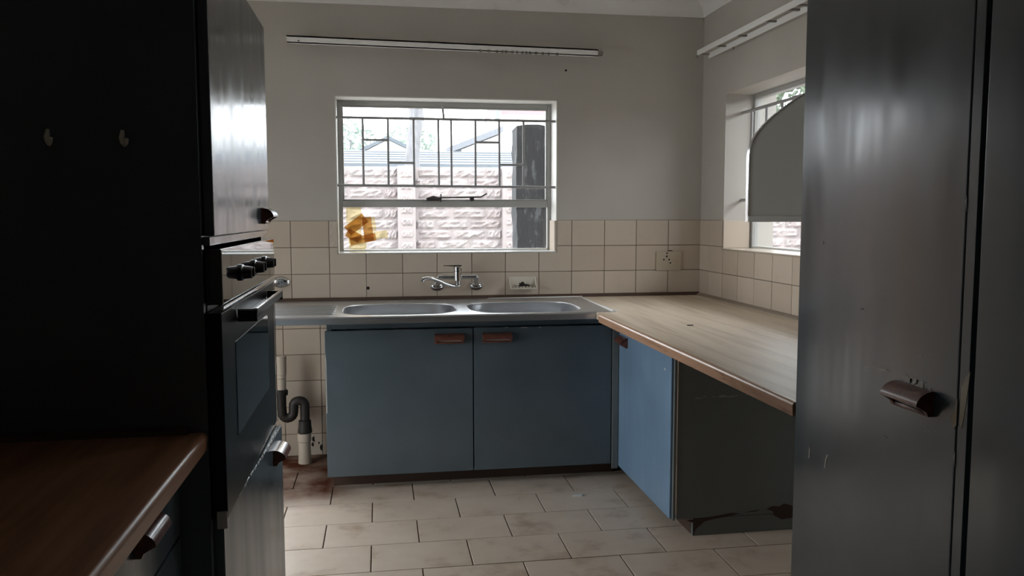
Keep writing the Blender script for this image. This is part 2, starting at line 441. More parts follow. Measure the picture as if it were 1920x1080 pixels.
# wall tiles -------------------------------------------------------
ZT = 1.3386
rows = [ZT, 1.1886, 1.0386, .8886]
cols = [0.0, -.204, -.404, -.599, -.798, -.995, -1.193, -1.390, -1.591, -1.787, -1.992, -2.195, -2.405, DX1 + .01]
TJ, TT = .0035, .007
hole_b = (WX0 + .004, WX1 - .004, WZ0)
def rect_minus(x0, x1, z0, z1, h):
    hx0, hx1, hz0, hz1 = h
    if hx0 >= x1 or hx1 <= x0 or hz0 >= z1 or hz1 <= z0: return [(x0, x1, z0, z1)]
    out = []
    if hz0 > z0 + .004: out.append((x0, x1, z0, hz0)); z0 = hz0
    if hz1 < z1 - .004: out.append((x0, x1, hz1, z1)); z1 = hz1
    if hx0 > x0 + .004: out.append((x0, hx0, z0, z1))
    if hx1 < x1 - .004: out.append((hx1, x1, z0, z1))
    return out
def back_tile(x0, x1, z0, z1):
    x0 += TJ / 2; x1 -= TJ / 2; z0 += TJ / 2; z1 -= TJ / 2
    rs = rect_minus(x0, x1, z0, z1, (WX0, WX1, WZ0 - .002, 3))
    if not rs: return
    yj = random.uniform(-.0006, .0006)
    if len(rs) == 1:
        x0, x1, z0, z1 = rs[0]
        if x1 - x0 < .012 or z1 - z0 < .012: return
        place(tile_mesh((x1 - x0, TT, z1 - z0), 'wall_tile_glaze', 'wall_tile'), 'wall_tile', ((x0 + x1) / 2, -.0035 + yj, (z0 + z1) / 2), wall_back)
    else:
        b = MB()
        for q in rs: b.box((q[0], -TT + yj, q[2]), (q[1], yj, q[3]), 'wall_tile_glaze')
        b.build('wall_tile', wall_back, smooth=False)
for r in range(3):
    for c in range(len(cols) - 1):
        back_tile(cols[c + 1], cols[c], rows[r + 1], rows[r])
# under the sink, left of the cupboard: columns continue on their own grid down to the floor
ucols = [-2.05, -2.254, -2.459, DX1 + .01]
uz = [.8886 - TJ, .731, .583, .434, .281, .126, 0.0]
for r in range(6):
    for c in range(3):
        back_tile(ucols[c + 1], ucols[c], uz[r + 1], uz[r])
MB().box((DX1 + .01, -.0032, 0), (WX0, 0, ZT), 'grout').box((WX0, -.0032, .80), (WX1, 0, WZ0 - .003), 'grout').box((WX1, -.0032, .80), (0, 0, ZT), 'grout').build('grout_bed', wall_back, smooth=False)
# right wall tiles
ry = [-.0075, -.149, -.349, -.549, -.749, -.949, -1.149, -1.349, -1.549, -1.749, -1.949, -2.149, -2.349, -2.549, -2.80]
for r in range(3):
    for c in range(len(ry) - 1):
        y0, y1, z0, z1 = ry[c + 1] + TJ / 2, ry[c] - TJ / 2, rows[r + 1] + TJ / 2, rows[r] - TJ / 2
        rs = rect_minus(y0, y1, z0, z1, (RY0, RY1, RZ0 - .002, 3))
        if not rs: continue
        xj = random.uniform(-.0005, .0005)
        if len(rs) == 1:
            y0, y1, z0, z1 = rs[0]
            if y1 - y0 < .012 or z1 - z0 < .012: continue
            place(tile_mesh((TT, y1 - y0, z1 - z0), 'wall_tile_glaze', 'wall_tile'), 'wall_tile', (-.0035 + xj, (y0 + y1) / 2, (z0 + z1) / 2), wall_right)
        else:
            b = MB()
            for q in rs: b.box((-TT + xj, q[0], q[2]), (xj, q[1], q[3]), 'wall_tile_glaze')
            b.build('wall_tile', wall_right, smooth=False)
MB().box((-.0032, -2.80, .80), (0, RY0, ZT), 'grout').box((-.0032, RY0, .80), (0, RY1, RZ0 - .003), 'grout').box((-.0032, RY1, .80), (0, -.007, ZT), 'grout').build('grout_bed', wall_right, smooth=False)
# tiled / painted reveals of the two windows (thin render coats on the wall)
def reveal_back():
    b = MB()
    b.box((WX1 - .006, -.002, WZ0), (WX1, .16, WZ1), 'reveal_paint')
    b.box((WX0, -.002, WZ0), (WX0 + .006, .16, WZ1), 'reveal_paint')
    b.box((WX0, -.002, WZ1 - .006), (WX1, .16, WZ1), 'reveal_paint')
    b.build('reveal_coat', wall_back, smooth=False)
    b = MB().box((WX1 - .017, -.006, WZ0 + .002), (WX1 - .006, .135, ZT - .002), 'wall_tile_glaze', .002).build('wall_tile', wall_back)
    MB().box((WX0 + .006, -.009, WZ0 - .0005), (WX1 - .006, .15, WZ0 + .006), 'board_white', .002).build('sill_tile', wall_back)
reveal_back()
b = MB()
b.box((-.002, RY1 - .006, RZ0), (.17, RY1, RZ1), 'wall_paint'); b.box((-.002, RY0, RZ1 - .006), (.17, RY1, RZ1), 'wall_paint'); b.box((-.002, RY0, RZ0), (.17, RY0 + .006, RZ1), 'wall_paint')
b.build('reveal_coat', wall_right, smooth=False)
for c in range(6):
    y1 = RY1 - .006 - c * .2; y0 = max(y1 - .2, RY0 + .006)
    if y1 - y0 > .02:
        MB().box((-.008, y0 + .0015, RZ0 - .001), (.15, y1 - .0015, RZ0 + .007), 'wall_tile_glaze', .0018).build('sill_tile', wall_right)
MB().box((-.004, RY1 - .016, RZ0 + .008), (.15, RY1 - .006, ZT - .002), 'wall_tile_glaze', .002).build('wall_tile', wall_right)
# small marks on the walls
MB().lathe([(-.004, .0), (-.004, .006), (0, .006)], (-.836, 0, 2.202), 'y', 'dark_hole', 10).build('screw_hole', wall_back)
MB().lathe([(-.009, .0), (-.009, .009), (-.006, .010)], (-1.984, 0, .956), 'y', 'dark_hole', 10).build('drill_hole', wall_back)
for (x, z, w, h) in ((-2.172, 1.30, .006, .03), (-2.180, 1.275, .007, .02), (-2.176, 1.21, .008, .016), (-2.165, 1.32, .008, .012)):
    MB().prism([(x - w, z - h / 2), (x, z - h / 3), (x + w * .8, z + h / 2), (x - w * .3, z + h / 3)], 'y', -.0085, -.0072, 'chip_white').build('paint_splash', wall_back, smooth=False)

# ------------------------------------------------------------------ window 1 (back)
def build_window(name, label, A, depth, u0, u1, z0, z1, zt0, zt1, mull, outsgn):
    """A(u, d, z) -> world; d = outward depth of frame plane"""
    w = empty(name, A((u0 + u1) / 2, depth, z0), label=label, kind='structure')
    def bx(nm, ua, ub, d0, d1, za, zb, mat, bev=.003, par=w):
        p, q = A(ua, d0, za), A(ub, d1, zb)
        return MB().box([min(a, b) for a, b in zip(p, q)], [max(a, b) for a, b in zip(p, q)], mat, bev).build(nm, par)
    F = .022
    bx('frame_jamb', u0, u0 + F, depth, depth + .035, z0, z1, 'steel_frame_paint')
    bx('frame_jamb', u1 - F, u1, depth, depth + .035, z0, z1, 'steel_frame_paint')
    bx('frame_head', u0 + F, u1 - F, depth, depth + .035, z1 - .026, z1, 'steel_frame_paint')
    bx('frame_sill', u0 + F, u1 - F, depth, depth + .035, z0, z0 + .012, 'board_white')
    if zt0:
        bx('transom', u0 + F, u1 - F, depth - .004, depth + .035, zt0, zt1, 'steel_frame_paint')
        # top-hung sash rails
        s = .010
        bx('sash_rail', u0 + F, u1 - F, depth + .006, depth + .03, z1 - .026 - s, z1 - .026, 'steel_frame_paint')
        bx('sash_rail', u0 + F, u1 - F, depth + .006, depth + .03, zt1, zt1 + s, 'steel_frame_paint')
        bx('sash_stile', u0 + F, u0 + F + s, depth + .006, depth + .03, zt1 + s, z1 - .026 - s, 'steel_frame_paint')
        bx('sash_stile', u1 - F - s, u1 - F, depth + .006, depth + .03, zt1 + s, z1 - .026 - s, 'steel_frame_paint')
        bx('pane', u0 + F, u1 - F, depth + .016, depth + .019, zt1, z1 - .026, 'window_glass', 0)
        bx('pane', u0 + F, u1 - F, depth + .016, depth + .019, z0 + .012, zt0, 'window_glass', 0)
    for m in mull:
        bx('mullion', m - .012, m + .012, depth - .002, depth + .034, z0 + .012, z1 - .026, 'steel_frame_paint')
    if not zt0:
        bx('pane', u0 + F, u1 - F, depth + .016, depth + .019, z0 + .012, z1 - .026, 'window_glass', 0)
    return w
window_1 = build_window('window_1', 'steel framed window above the sink', lambda u, d, z: (u, d, z), .15, WX0 + .006, WX1 - .006, WZ0 + .006, WZ1 - .006, 1.415, 1.452, [], 1)
# peg stay on the transom
st = MB()
st.box((-1.64, .118, 1.452), (-1.56, .150, 1.470), 'dark_metal', .004)
st.tube([(-1.635, .125, 1.468), (-1.59, .12, 1.470), (-1.40, .12, 1.474), (-1.32, .12, 1.476), (-1.285, .115, 1.496)], .0045, 'dark_metal', 8)
st.tube([(-1.64, .125, 1.462), (-1.60, .12, 1.476), (-1.56, .12, 1.463)], .008, 'dark_metal', 8)
st.tube([(-1.556, .12, 1.446), (-1.556, .12, 1.492)], .004, 'dark_metal', 8)
st.box((-1.385, .12, 1.452), (-1.360, .150, 1.472), 'dark_metal', .003)
st.build('window_stay', window_1, label='dark metal peg stay')
window_2 = build_window('window_2', 'steel framed window in the right wall above the worktop', lambda u, d, z: (d, u, z), .16, RY0 + .006, RY1 - .006, RZ0 + .008, RZ1 - .006, None, None, [-.945], 1)

# burglar bars
bars = empty('burglar_bars', (-1.515, .05, 1.53), 'painted steel burglar bars across the window above the sink', 'burglar bars')
R = .0065
def bar(p, q, par, r=R, mat='bar_paint'):
    return MB().tube([p, q], r, mat, 8).build('bar', par)
BY = .03
bar((WX0, BY, 1.916), (WX1, BY, 1.913), bars, .0075); bar((WX0, BY, 1.538), (WX1, BY, 1.531), bars, .0075)
bx_ = [-1.999, -1.859, -1.714, -1.573, -1.500, -1.3615, -1.221, -1.080]
for i, x in enumerate(bx_): bar((x, BY, 1.535), (x + random.uniform(-.002, .002), BY, 1.915), bars)
bar((-1.542, BY, 1.915), (-1.542, .13, 2.004), bars)
for xa, xb, z in ((0, 1, 1.793), (1, 2, 1.666), (5, 6, 1.787), (6, 7, 1.660)):
    bar((bx_[xa], BY, z), (bx_[xb], BY, z), bars)
bars2 = empty('burglar_bars', (.08, -.94, 1.3), 'painted steel burglar bars across the right wall window', 'burglar bars')
BX = .10
bar((BX, RY0, 1.94), (BX, RY1, 1.935), bars2, .009); bar((BX, RY0, 1.45), (BX, RY1, 1.45), bars2, .009)
for y in (-.455, -.63, -.80, -.95, -1.10, -1.27, -1.42): bar((BX, y, 1.45), (BX, y, 1.937), bars2, .008)

# packing tape on the lower pane
tape = empty('packing_tape', (-2.05, .14, 1.16), 'amber packing tape strips patched over the lower corner of the sink window', 'tape')
def strip(p0, p1, w, d, mat):
    p0 = Vector((p0[0], p0[1])); p1 = Vector((p1[0], p1[1])); t = (p1 - p0).normalized(); n = Vector((-t.y, t.x)) * w / 2
    poly = [p0 - n, p1 - n, p1 + n, p0 + n]
    MB().prism([(a.x, a.y) for a in poly], 'y', .1655 - d * .0011, .1652 - d * .0011 - .0003, mat).build('tape_strip', tape, smooth=False)
def TP(px, py):   # crop coordinates of the taped corner (metres on the pane)
    return (-2.140 + (px - 175) * .0003305, 1.424 - (py - 150) * .0003005)
strip(TP(410, 155), TP(410, 480), .086, 0, 'tape_pale')
strip(TP(420, 480), TP(430, 880), .075, 1, 'tape_pale')
strip(TP(300, 640), TP(610, 380), .062, 2, 'tape_amber')
strip(TP(630, 370), TP(680, 840), .054, 3, 'tape_amber')
strip(TP(290, 660), TP(520, 800), .050, 4, 'tape_amber')
strip(TP(340, 850), TP(790, 750), .044, 5, 'tape_amber')
strip(TP(760, 730), TP(1000, 700), .045, 6, 'tape_pale')
strip(TP(330, 900), TP(620, 950), .050, 7, 'tape_pale')
strip(TP(745, 370), TP(775, 640), .020, 8, 'tape_pale')

# ------------------------------------------------------------------ back door (out of view behind the oven tower): the leaf is swung open outside
door1 = empty('door_1', (-3.03, .12, 0), label='back door standing open left of the sink, beyond the oven tower', kind='structure')
for x0, x1 in ((DX0, DX0 + .045), (DX1 - .045, DX1)):
    MB().box((x0, .09, 0), (x1, .17, DZ1), 'wood_door', .004).build('door_jamb', door1)
MB().box((DX0 + .045, .09, DZ1 - .045), (DX1 - .045, .17, DZ1), 'wood_door', .004).build('door_head', door1)
MB().box((DX0 + .005, .18, .01), (DX0 + .045, 1.04, DZ1 - .05), 'wood_door', .004).build('door_leaf', door1)

door2 = empty('door_2', (XA - .15, -1.52, 0), label='glazed side door in the left wall, beyond the oven tower', kind='structure')
for y0, y1 in ((-1.90, -1.86), (-1.18, -1.14)):
    MB().box((XA - .17, y0, 0), (XA - .11, y1, DZ1), 'steel_frame_paint', .003).build('door_stile', door2)
MB().box((XA - .17, -1.86, DZ1 - .04), (XA - .11, -1.18, DZ1), 'steel_frame_paint', .003).build('door_rail', door2)
MB().box((XA - .17, -1.86, 0), (XA - .11, -1.18, .05), 'steel_frame_paint', .003).build('door_rail', door2)
for y0, y1 in ((-1.86, -1.18),):
    MB().box((XA - .142, y0, .05), (XA - .138, y1, DZ1 - .04), 'window_glass').build('pane', door2)

# ------------------------------------------------------------------ drawn-out handle mesh (shared)
def handle_mesh():
    b = MB(); L = .146; h = L / 2
    # hood: quarter-round shell, out = -y
    n = 8; outer = []; inner = []
    for i in range(n + 1):
        t = math.pi / 2 * i / n
        outer.append((-.044 * math.sin(t), -.004 + .028 * math.cos(t)))
        inner.append((-.036 * math.sin(t), -.004 + .020 * math.cos(t)))
    prof = outer + inner[::-1]
    b.prism(prof, 'x', -h, h, 'mahogany')
    # tapered cheeks
    for s in (-1, 1):
        a0, a1 = (h - .012) * s, h * s
        cheek = [(0, .024), (-.017, .022), (-.033, .013), (-.043, -.004), (-.030, -.010), (-.018, -.016), (-.013, -.025), (0, -.025)]
        b.prism(cheek, 'x', min(a0, a1), max(a0, a1), 'mahogany')
    b.box((-h, -.014, -.026), (h, 0, -.017), 'mahogany', .003)
    b.box((-h + .010, -.010, -.018), (h - .010, 0, .010), 'handle_inlay')
    me = bpy.data.meshes.new('handle'); me.from_pydata(b.v, [], b.f)
    for mt in b.mats: me.materials.append(MATS[mt])
    me.polygons.foreach_set('material_index', b.m)
    bm = bmesh.new(); bm.from_mesh(me); bmesh.ops.recalc_face_normals(bm, faces=bm.faces[:]); bm.to_mesh(me); bm.free()
    me.polygons.foreach_set('use_smooth', [True] * len(me.polygons)); me.set_sharp_from_angle(angle=math.radians(40)); me.update()
    return me
HM = handle_mesh()
def handle(loc, rotz, parent):
    o = place(HM, 'handle', loc, parent, (0, 0, rotz))
    if abs(rotz) > .1: o.scale = (.80, .85, 1)
    o['label'] = 'varnished mahogany hood pull'; return o
def chip(pts, plane, val, thick, mat, parent, name='paint_chip'):
    b = MB().prism(pts, plane, val, val + thick, mat); return b.build(name, parent, smooth=False)

def flake(cx, cz, w, h, seed, n=18):
    rnd = random.Random(seed); pts = []
    for i in range(n):
        a = 2 * math.pi * i / n; r = rnd.uniform(.45, 1.0)
        pts.append((cx + w * r * math.cos(a), cz + h * r * math.sin(a)))
    return pts
# ------------------------------------------------------------------ sink cupboard
sc_ = empty('sink_cupboard', (-1.46, -.33, 0), 'slate blue two-door cupboard under the double sink', 'cupboard')
CY = -.66
b = MB()
b.box((-2.178, CY, .075), (-2.155, -.012, .845), 'cabinet_paint', .002)
b.box((-.755, CY, .075), (-.730, -.012, .845), 'cabinet_paint', .002)
b.box((-2.155, CY, .075), (-.755, -.012, .095), 'cabinet_paint')
b.box((-2.155, -.03, .095), (-.755, -.012, .845), 'cabinet_paint')
b.build('carcass', sc_)
MB().box((-2.155, CY, .810), (-.755, CY + .02, .845), 'cabinet_paint', .002).build('top_rail', sc_)
MB().box((-2.165, -.57, 0), (-.70, -.545, .074), 'dark_strip', .002).build('plinth', sc_)
for x0, x1, hx in ((-2.186, -1.461, -1.580), (-1.456, -.742, -1.340)):
    d = MB().box((x0, -.682, .077), (x1, CY - .001, .806), 'cabinet_paint', .003).build('door', sc_)
    handle((hx, -.682, .757), 0, d)
    if x0 < -2:
        chip([(-2.1835, .40), (-2.1800, .40), (-2.1805, .66), (-2.1835, .70)], 'y', -.6828, .0008, 'chip_white', d)
    else:
        for (cx, cz, w) in ((-1.20, .802, .02), (-1.12, .801, .008), (-1.29, .803, .01)):
            chip([(cx - w, cz), (cx + w, cz - .001), (cx + w * .6, cz + .0025), (cx - w * .7, cz + .002)], 'y', -.6828, .0008, 'chip_white', d)

# ------------------------------------------------------------------ corner cupboard under right worktop
cc_ = empty('corner_cupboard', (-.35, -1.08, 0), 'blue painted single-door cupboard under the right worktop', 'cupboard')
MB().box((-.690, -1.475, .075), (-.02, -.70, .845), 'cabinet_paint', .002).build('carcass', cc_)
MB().box((-.740, -.698, .055), (-.7085, -.684, .845), 'dark_paint', .001).build('corner_filler', cc_)
dd = MB().box((-.708, -1.470, .070), (-.691, -.700, .838), 'blue_paint', .003).build('door', cc_)
handle((-.708, -.790, .735), -math.pi / 2, dd)
chip([(-1.40, .700), (-1.382, .704), (-1.379, .710), (-1.398, .707)], 'x', -.7088, .0008, 'chip_white', dd)
MB().box((-.700, -1.492, .070), (-.690, -1.476, .845), 'dark_paint', .001).build('edge_strip', cc_)
ep = MB().box((-.688, -1.500, .078), (-.012, -1.4765, .845), 'dark_paint', .002).build('end_panel', cc_)
MB().box((-.689, -1.5015, .10), (-.6855, -1.4765, .80), 'worn_strip').build('edge_lipping', cc_)
pl = MB().box((-.612, -1.496, 0), (-.012, -1.477, .076), 'dark_paint', .002).build('plinth', cc_)
MB().box((-.612, -1.476, 0), (-.592, -.60, .068), 'dark_strip', .002).build('plinth', cc_)
def jag(pts, val, par, mat='chip_wood', nm='chipped_patch'):
    MB().prism(pts, 'y', val - .0008, val, mat).build(nm, par, smooth=False)
jag([(-.64, .070), (-.60, .074), (-.50, .084), (-.44, .092), (-.40, .088), (-.44, .080), (-.52, .070), (-.56, .062), (-.60, .030), (-.61, .0), (-.612, .06)], -1.5005, ep)
jag([(-.28, .10), (-.25, .112), (-.22, .108), (-.20, .12), (-.17, .112), (-.15, .10), (-.15, .055), (-.21, .050), (-.245, .07), (-.25, .088)], -1.5005, ep)
jag([(-.38, .090), (-.34, .096), (-.31, .099), (-.33, .092)], -1.5005, ep)
for q, (cx, cz, w, h) in enumerate(((-.60, .598, .03, .003), (-.57, .604, .012, .003), (-.53, .601, .018, .002), (-.49, .603, .030, .006), (-.455, .601, .022, .005), (-.43, .604, .014, .003), (-.38, .607, .020, .002), (-.30, .606, .026, .003), (-.26, .606, .010, .002))):
    jag(flake(cx, cz, w, h, 40 + q), -1.5005, ep, 'chip_scuff', 'scuff')

# ------------------------------------------------------------------ right worktop
ZW = .887
wt = empty('worktop', (-.43, -1.4, .85), 'pale wood-grain laminate worktop running along the right wall', 'worktop')
b = MB()
b.box((-.765, -.800, .852), (-.008, -.012, ZW), 'worktop_laminate', .001)
b.box((-.856, -2.812, .852), (-.008, -.800, ZW), 'worktop_laminate', .001)
b.build('top', wt)
e = MB(); n = 6
prof = [(-.856, .850), (-.872, .850)] + [(-.864 - .010 * math.cos(t), ZW - .010 + .010 * math.sin(t)) for t in [math.pi / 2 * i / n for i in range(n + 1)]] + [(-.856, ZW + .0004)]
e.prism([(p[0], p[1]) for p in prof], 'y', -2.812, -.900, 'wood_edging')
e.build('edging', wt)
b = MB().prism([(-.766, -.800), (-.872, -.900), (-.856, -.900), (-.750, -.800)], 'z', .850, ZW, 'wood_edging')
b.build('corner_edging', wt)
# back strips (brown upstand) as trims of the room
MB().prism([(-.0075, ZW), (-.026, ZW), (-.026, ZW + .008), (-.016, ZW + .018), (-.0075, ZW + .018)], 'x', DX1 + .02, -.010, 'dark_strip').build('trim_3', kind='structure', label='dark brown strip along the back of the sink')
MB().prism([(-.0075, ZW), (-.028, ZW), (-.028, ZW + .006), (-.016, ZW + .014), (-.0075, ZW + .014)], 'y', -2.80, -.027, 'worn_strip').build('trim_4', kind='structure', label='worn brown strip along the right wall behind the worktop')

# ------------------------------------------------------------------ sink
sk = empty('double_sink', (-1.64, -.41, .70), 'stainless steel double bowl sink with ridged drainer under the window', 'sink')
SX0, SX1, SY0, SY1 = -2.52, -.768, -.792, -.028
ZS = .8885
def race(cx, cy, a, bb, r, n):
    pts = []
    for k in range(n):
        t = 2 * math.pi * k / n
        c, s = math.cos(t), math.sin(t)
        e = 2 / 3.6
        pts.append((cx + a * math.copysign(abs(c) ** e, c), cy + bb * math.copysign(abs(s) ** e, s)))
    return pts
def ring_fill(bm_, rect, hole, z):
    x0, x1, y0, y1 = rect; n = len(hole); cx = sum(p[0] for p in hole) / n; cy = sum(p[1] for p in hole) / n
    outer = []
    for p in hole:
        dx, dy = p[0] - cx, p[1] - cy
        t = min(((x1 - cx) / dx if dx > 1e-9 else 1e9), ((x0 - cx) / dx if dx < -1e-9 else 1e9), ((y1 - cy) / dy if dy > 1e-9 else 1e9), ((y0 - cy) / dy if dy < -1e-9 else 1e9))
        outer.append((cx + dx * t, cy + dy * t))
    # snap nearest samples to the corners
    for cr in ((x0, y0), (x0, y1), (x1, y0), (x1, y1)):
        i = min(range(n), key=lambda q: (outer[q][0] - cr[0]) ** 2 + (outer[q][1] - cr[1]) ** 2); outer[i] = cr
    vs = [(p[0], p[1], z) for p in hole] + [(p[0], p[1], z) for p in outer]
    fs = [[i, (i + 1) % n, n + (i + 1) % n, n + i] for i in range(n)]
    bm_.add(vs, fs, 'stainless')
B1 = (-1.818, -.510, .292, .250); B2 = (-1.182, -.525, .292, .250)
top = MB(); NN = 64
BY0, BY1 = -.779, -.24
xm = (B1[0] + B2[0]) / 2
ring_fill(top, (-2.125, xm, BY0, BY1), race(*B1, 0, NN), ZS); ring_fill(top, (xm, SX1 - .0, BY0, BY1), race(*B2, 0, NN), ZS)
for x0, x1, y0, y1 in ((SX0, SX1, BY1, SY1), (SX0, -2.125, BY0, BY1)):
    top.add([(x0, y0, ZS), (x1, y0, ZS), (x1, y1, ZS), (x0, y1, ZS)], [[0, 1, 2, 3]], 'stainless')
# rolled front edge and skirt
n = 6; fr = [(BY0 - .012 * math.sin(math.pi / 2 * i / n), ZS - .012 + .012 * math.cos(math.pi / 2 * i / n)) for i in range(n + 1)] + [(BY0 - .012, ZS - .036), (BY0 - .004, ZS - .038)]
for i in range(len(fr) - 1):
    (ya, za), (yb, zb) = fr[i], fr[i + 1]
    top.add([(SX0, ya, za), (SX1, ya, za), (SX1, yb, zb), (SX0, yb, zb)], [[0, 1, 2, 3]], 'stainless')
top.build('sink_top', sk, recalc=False)
for B in (B1, B2):
    bw = MB(); rings = []
    prof = [(1.0, 0.0), (.985, .0025), (.97, 0.0), (.955, -.010), (.94, -.05), (.92, -.12), (.88, -.155), (.78, -.172), (.4, -.178), (.12, -.180)]
    for q, dz in prof:
        t = min(1.0, max(0.0, -dz / .05)); sh = .085 * t; sy = q * (1 - .26 * t)
        rings.append([(B[0] + (p[0] - B[0]) * q, B[1] + sh + (p[1] - B[1]) * sy, ZS + dz) for p in race(*B, 0, NN)])
    vs = [v for r in rings for v in r]; fs = []
    for i in range(len(rings) - 1):
        for k in range(NN): fs.append([i * NN + k, i * NN + (k + 1) % NN, (i + 1) * NN + (k + 1) % NN, (i + 1) * NN + k])
    fs.append([(len(rings) - 1) * NN + k for k in range(NN)])
    bw.add(vs, fs, 'stainless')
    bo = bw.build('bowl', sk, recalc=False)
    MB().lathe([(ZS - .1795, .0), (ZS - .1785, .035), (ZS - .1765, .042), (ZS - .1795, .044)], (B[0], B[1] + .085, 0), 'z', 'chrome', 20).build('drain', bo)
for y in (-.30, -.38, -.455, -.52, -.575, -.632, -.688):
    MB().tube([(-2.49, y, ZS - .003), (-2.20, y, ZS - .001), (-2.15, y, ZS - .0005), (-2.135, y, ZS - .004)], [.006, .006, .006, .003], 'stainless', 10).build('drainer_ridge', sk)
# white sealant between sink and worktop
MB().tube([(-.750, -.03, ZS), (-.757, -.2, ZS), (-.761, -.45, ZS), (-.765, -.79, ZS), (-.752, -.80, ZS)], [.005, .007, .005, .009, .007], 'sealant', 8).build('sealant_bead', sk, label='white sealant bead')
MB().tube([(-.74, -.036, ZS), (-1.0, -.036, ZS), (-1.3, -.034, ZS)], [.005, .004, .002], 'sealant', 8).build('sealant_bead', sk)

# ------------------------------------------------------------------ mixer tap
tp = empty('mixer_tap', (-1.48, -.01, .93), 'chrome wall-mounted mixer tap with swan spout above the sink', 'tap')
for x in (-1.592, -1.365):
    MB().lathe([(-.008, .0385), (-.014, .0385), (-.022, .030), (-.030, .018)], (x, 0, .962), 'y', 'chrome', 28, (1, .72)).build('flange', tp)
    s = 1 if x < -1.5 else 1
    MB().tube([(x, -.024, .962), (x - (.0 if x < -1.5 else .003), -.055, .972), (x - (-.006 if x < -1.5 else .010), -.09, 1.004), (x - (-.006 if x < -1.5 else .010), -.10, 1.018)], .0135, 'chrome', 16).build('connector', tp)
MB().tube([(-1.594, -.10, 1.020), (-1.588, -.10, 1.020), (-1.38, -.10, 1.020), (-1.372, -.10, 1.020)], [.010, .0135, .0135, .010], 'chrome', 20).build('body_bar', tp)
MB().lathe([(.975, .008), (.976, .014), (.999, .015), (1.000, .024), (1.052, .0245), (1.0535, .021), (1.055, .0245), (1.076, .025), (1.080, .022)], (-1.480, -.10, 0), 'z', 'chrome', 28).build('valve_column', tp)
MB().prism([(-1.462, 1.0795), (-1.456, 1.083), (-1.464, 1.088), (-1.50, 1.0885), (-1.562, 1.0865), (-1.562, 1.083), (-1.50, 1.080)], 'y', -.114, -.086, 'chrome').build('lever', tp)
sp = [(-1.476, -.10, .982), (-1.476, -.102, .972), (-1.490, -.106, .968), (-1.515, -.115, .970), (-1.555, -.135, .984), (-1.595, -.155, 1.004), (-1.630, -.170, 1.017), (-1.660, -.182, 1.020), (-1.683, -.190, 1.015), (-1.688, -.192, 1.002)]
MB().tube(sp, [.012, .0115, .0105, .010, .010, .010, .0105, .011, .011, .0115], 'chrome', 16).build('spout', tp)

# stop valve beside the oven
sv = empty('stop_valve', (-2.465, -.01, .95), 'chrome appliance stop valve on the tiles behind the oven handle', 'valve')
MB().lathe([(-.008, .049), (-.013, .049), (-.022, .040), (-.030, .020)], (-2.465, 0, .997), 'y', 'chrome', 28, (1, .66)).build('flange', sv)
MB().tube([(-2.465, -.028, .997), (-2.465, -.075, .997)], [.013, .012], 'chrome', 14).build('stem', sv)
MB().tube([(-2.465, -.068, .995), (-2.50, -.075, .985), (-2.52, -.078, .970)], [.010, .010, .009], 'chrome', 12).build('outlet', sv)
MB().box((-2.475, -.092, 1.004), (-2.450, -.074, 1.010), 'chrome', .002).build('lever', sv)

# soap dish
sd = empty('soap_dish', (-1.093, -.01, .93), 'cream ceramic soap dish set in the tiles beside the tap', 'soap dish')
MB().box((-1.172, -.0105, .945), (-1.014, -.0075, 1.010), 'ceramic', .001).build('back_plate', sd)
tray = MB()
tray.box((-1.168, -.062, .940), (-1.018, -.009, .948), 'ceramic', .003)
tray.prism([(-.010, .944), (-.062, .944), (-.060, .954), (-.030, .970), (-.010, 1.006)], 'x', -1.172, -1.166, 'ceramic')
tray.prism([(-.010, .944), (-.062, .944), (-.060, .954), (-.030, .970), (-.010, 1.006)], 'x', -1.020, -1.014, 'ceramic')
tray.build('tray', sd)
for i in range(7):
    x = -1.152 + i * .0197
    MB().box((x - .005, -.066, .945), (x + .005, -.014, .953), 'ceramic', .003).build('rib', sd)
sc2 = MB()
random.seed(3)
for (a, c) in (((-1.118, .972), (-1.075, .956)), ((-1.12, .958), (-1.085, .968)), ((-1.10, .979), (-1.112, .956)), ((-1.09, .966), (-1.055, .957)), ((-1.115, .957), (-1.060, .963)), ((-1.098, .980), (-1.090, .968))):
    sc2.tube([(a[0], -.036, a[1]), ((a[0] + c[0]) / 2, -.040, (a[1] + c[1]) / 2 + .002), (c[0], -.038, c[1])], [.004, .006, .004], 'scrap_dark', 7)
sc2.build('plant_scrap', None, 'small dark shrivelled scrap lying in the soap dish', 'scrap')

# socket
so = empty('wall_socket', (-.202, -.008, 1.03), 'yellowed plastic wall socket on the tiles near the corner', 'socket')
MB().box((-.281, -.017, 1.035), (-.123, -.0078, 1.152), 'yellowed_plastic', .004).build('face_plate', so)
for x, z, r in ((-.215, 1.140, .0048), (-.2165, 1.121, .0058), (-.234, 1.102, .0052), (-.201, 1.102, .0052), (-.193, 1.0815, .0050)):
    MB().lathe([(-.0175, .0), (-.0175, r), (-.0165, r)], (x, 0, z), 'y', 'dark_hole', 12).build('socket_hole', so)
MB().box((-.178, -.021, 1.095), (-.150, -.0165, 1.120), 'yellowed_plastic', .002).build('switch', so)
MB().lathe([(-.0172, .0), (-.0172, .034), (-.0168, .034)], (-.216, 0, 1.104), 'y', 'yellowed_plastic', 24, (1, .75)).build('socket_rim', so)
MB().prism([(-.209, 1.152), (-.170, 1.152), (-.185, 1.158), (-.207, 1.157)], 'y', -.0085, -.0072, 'dark_hole').build('gap', so, smooth=False)

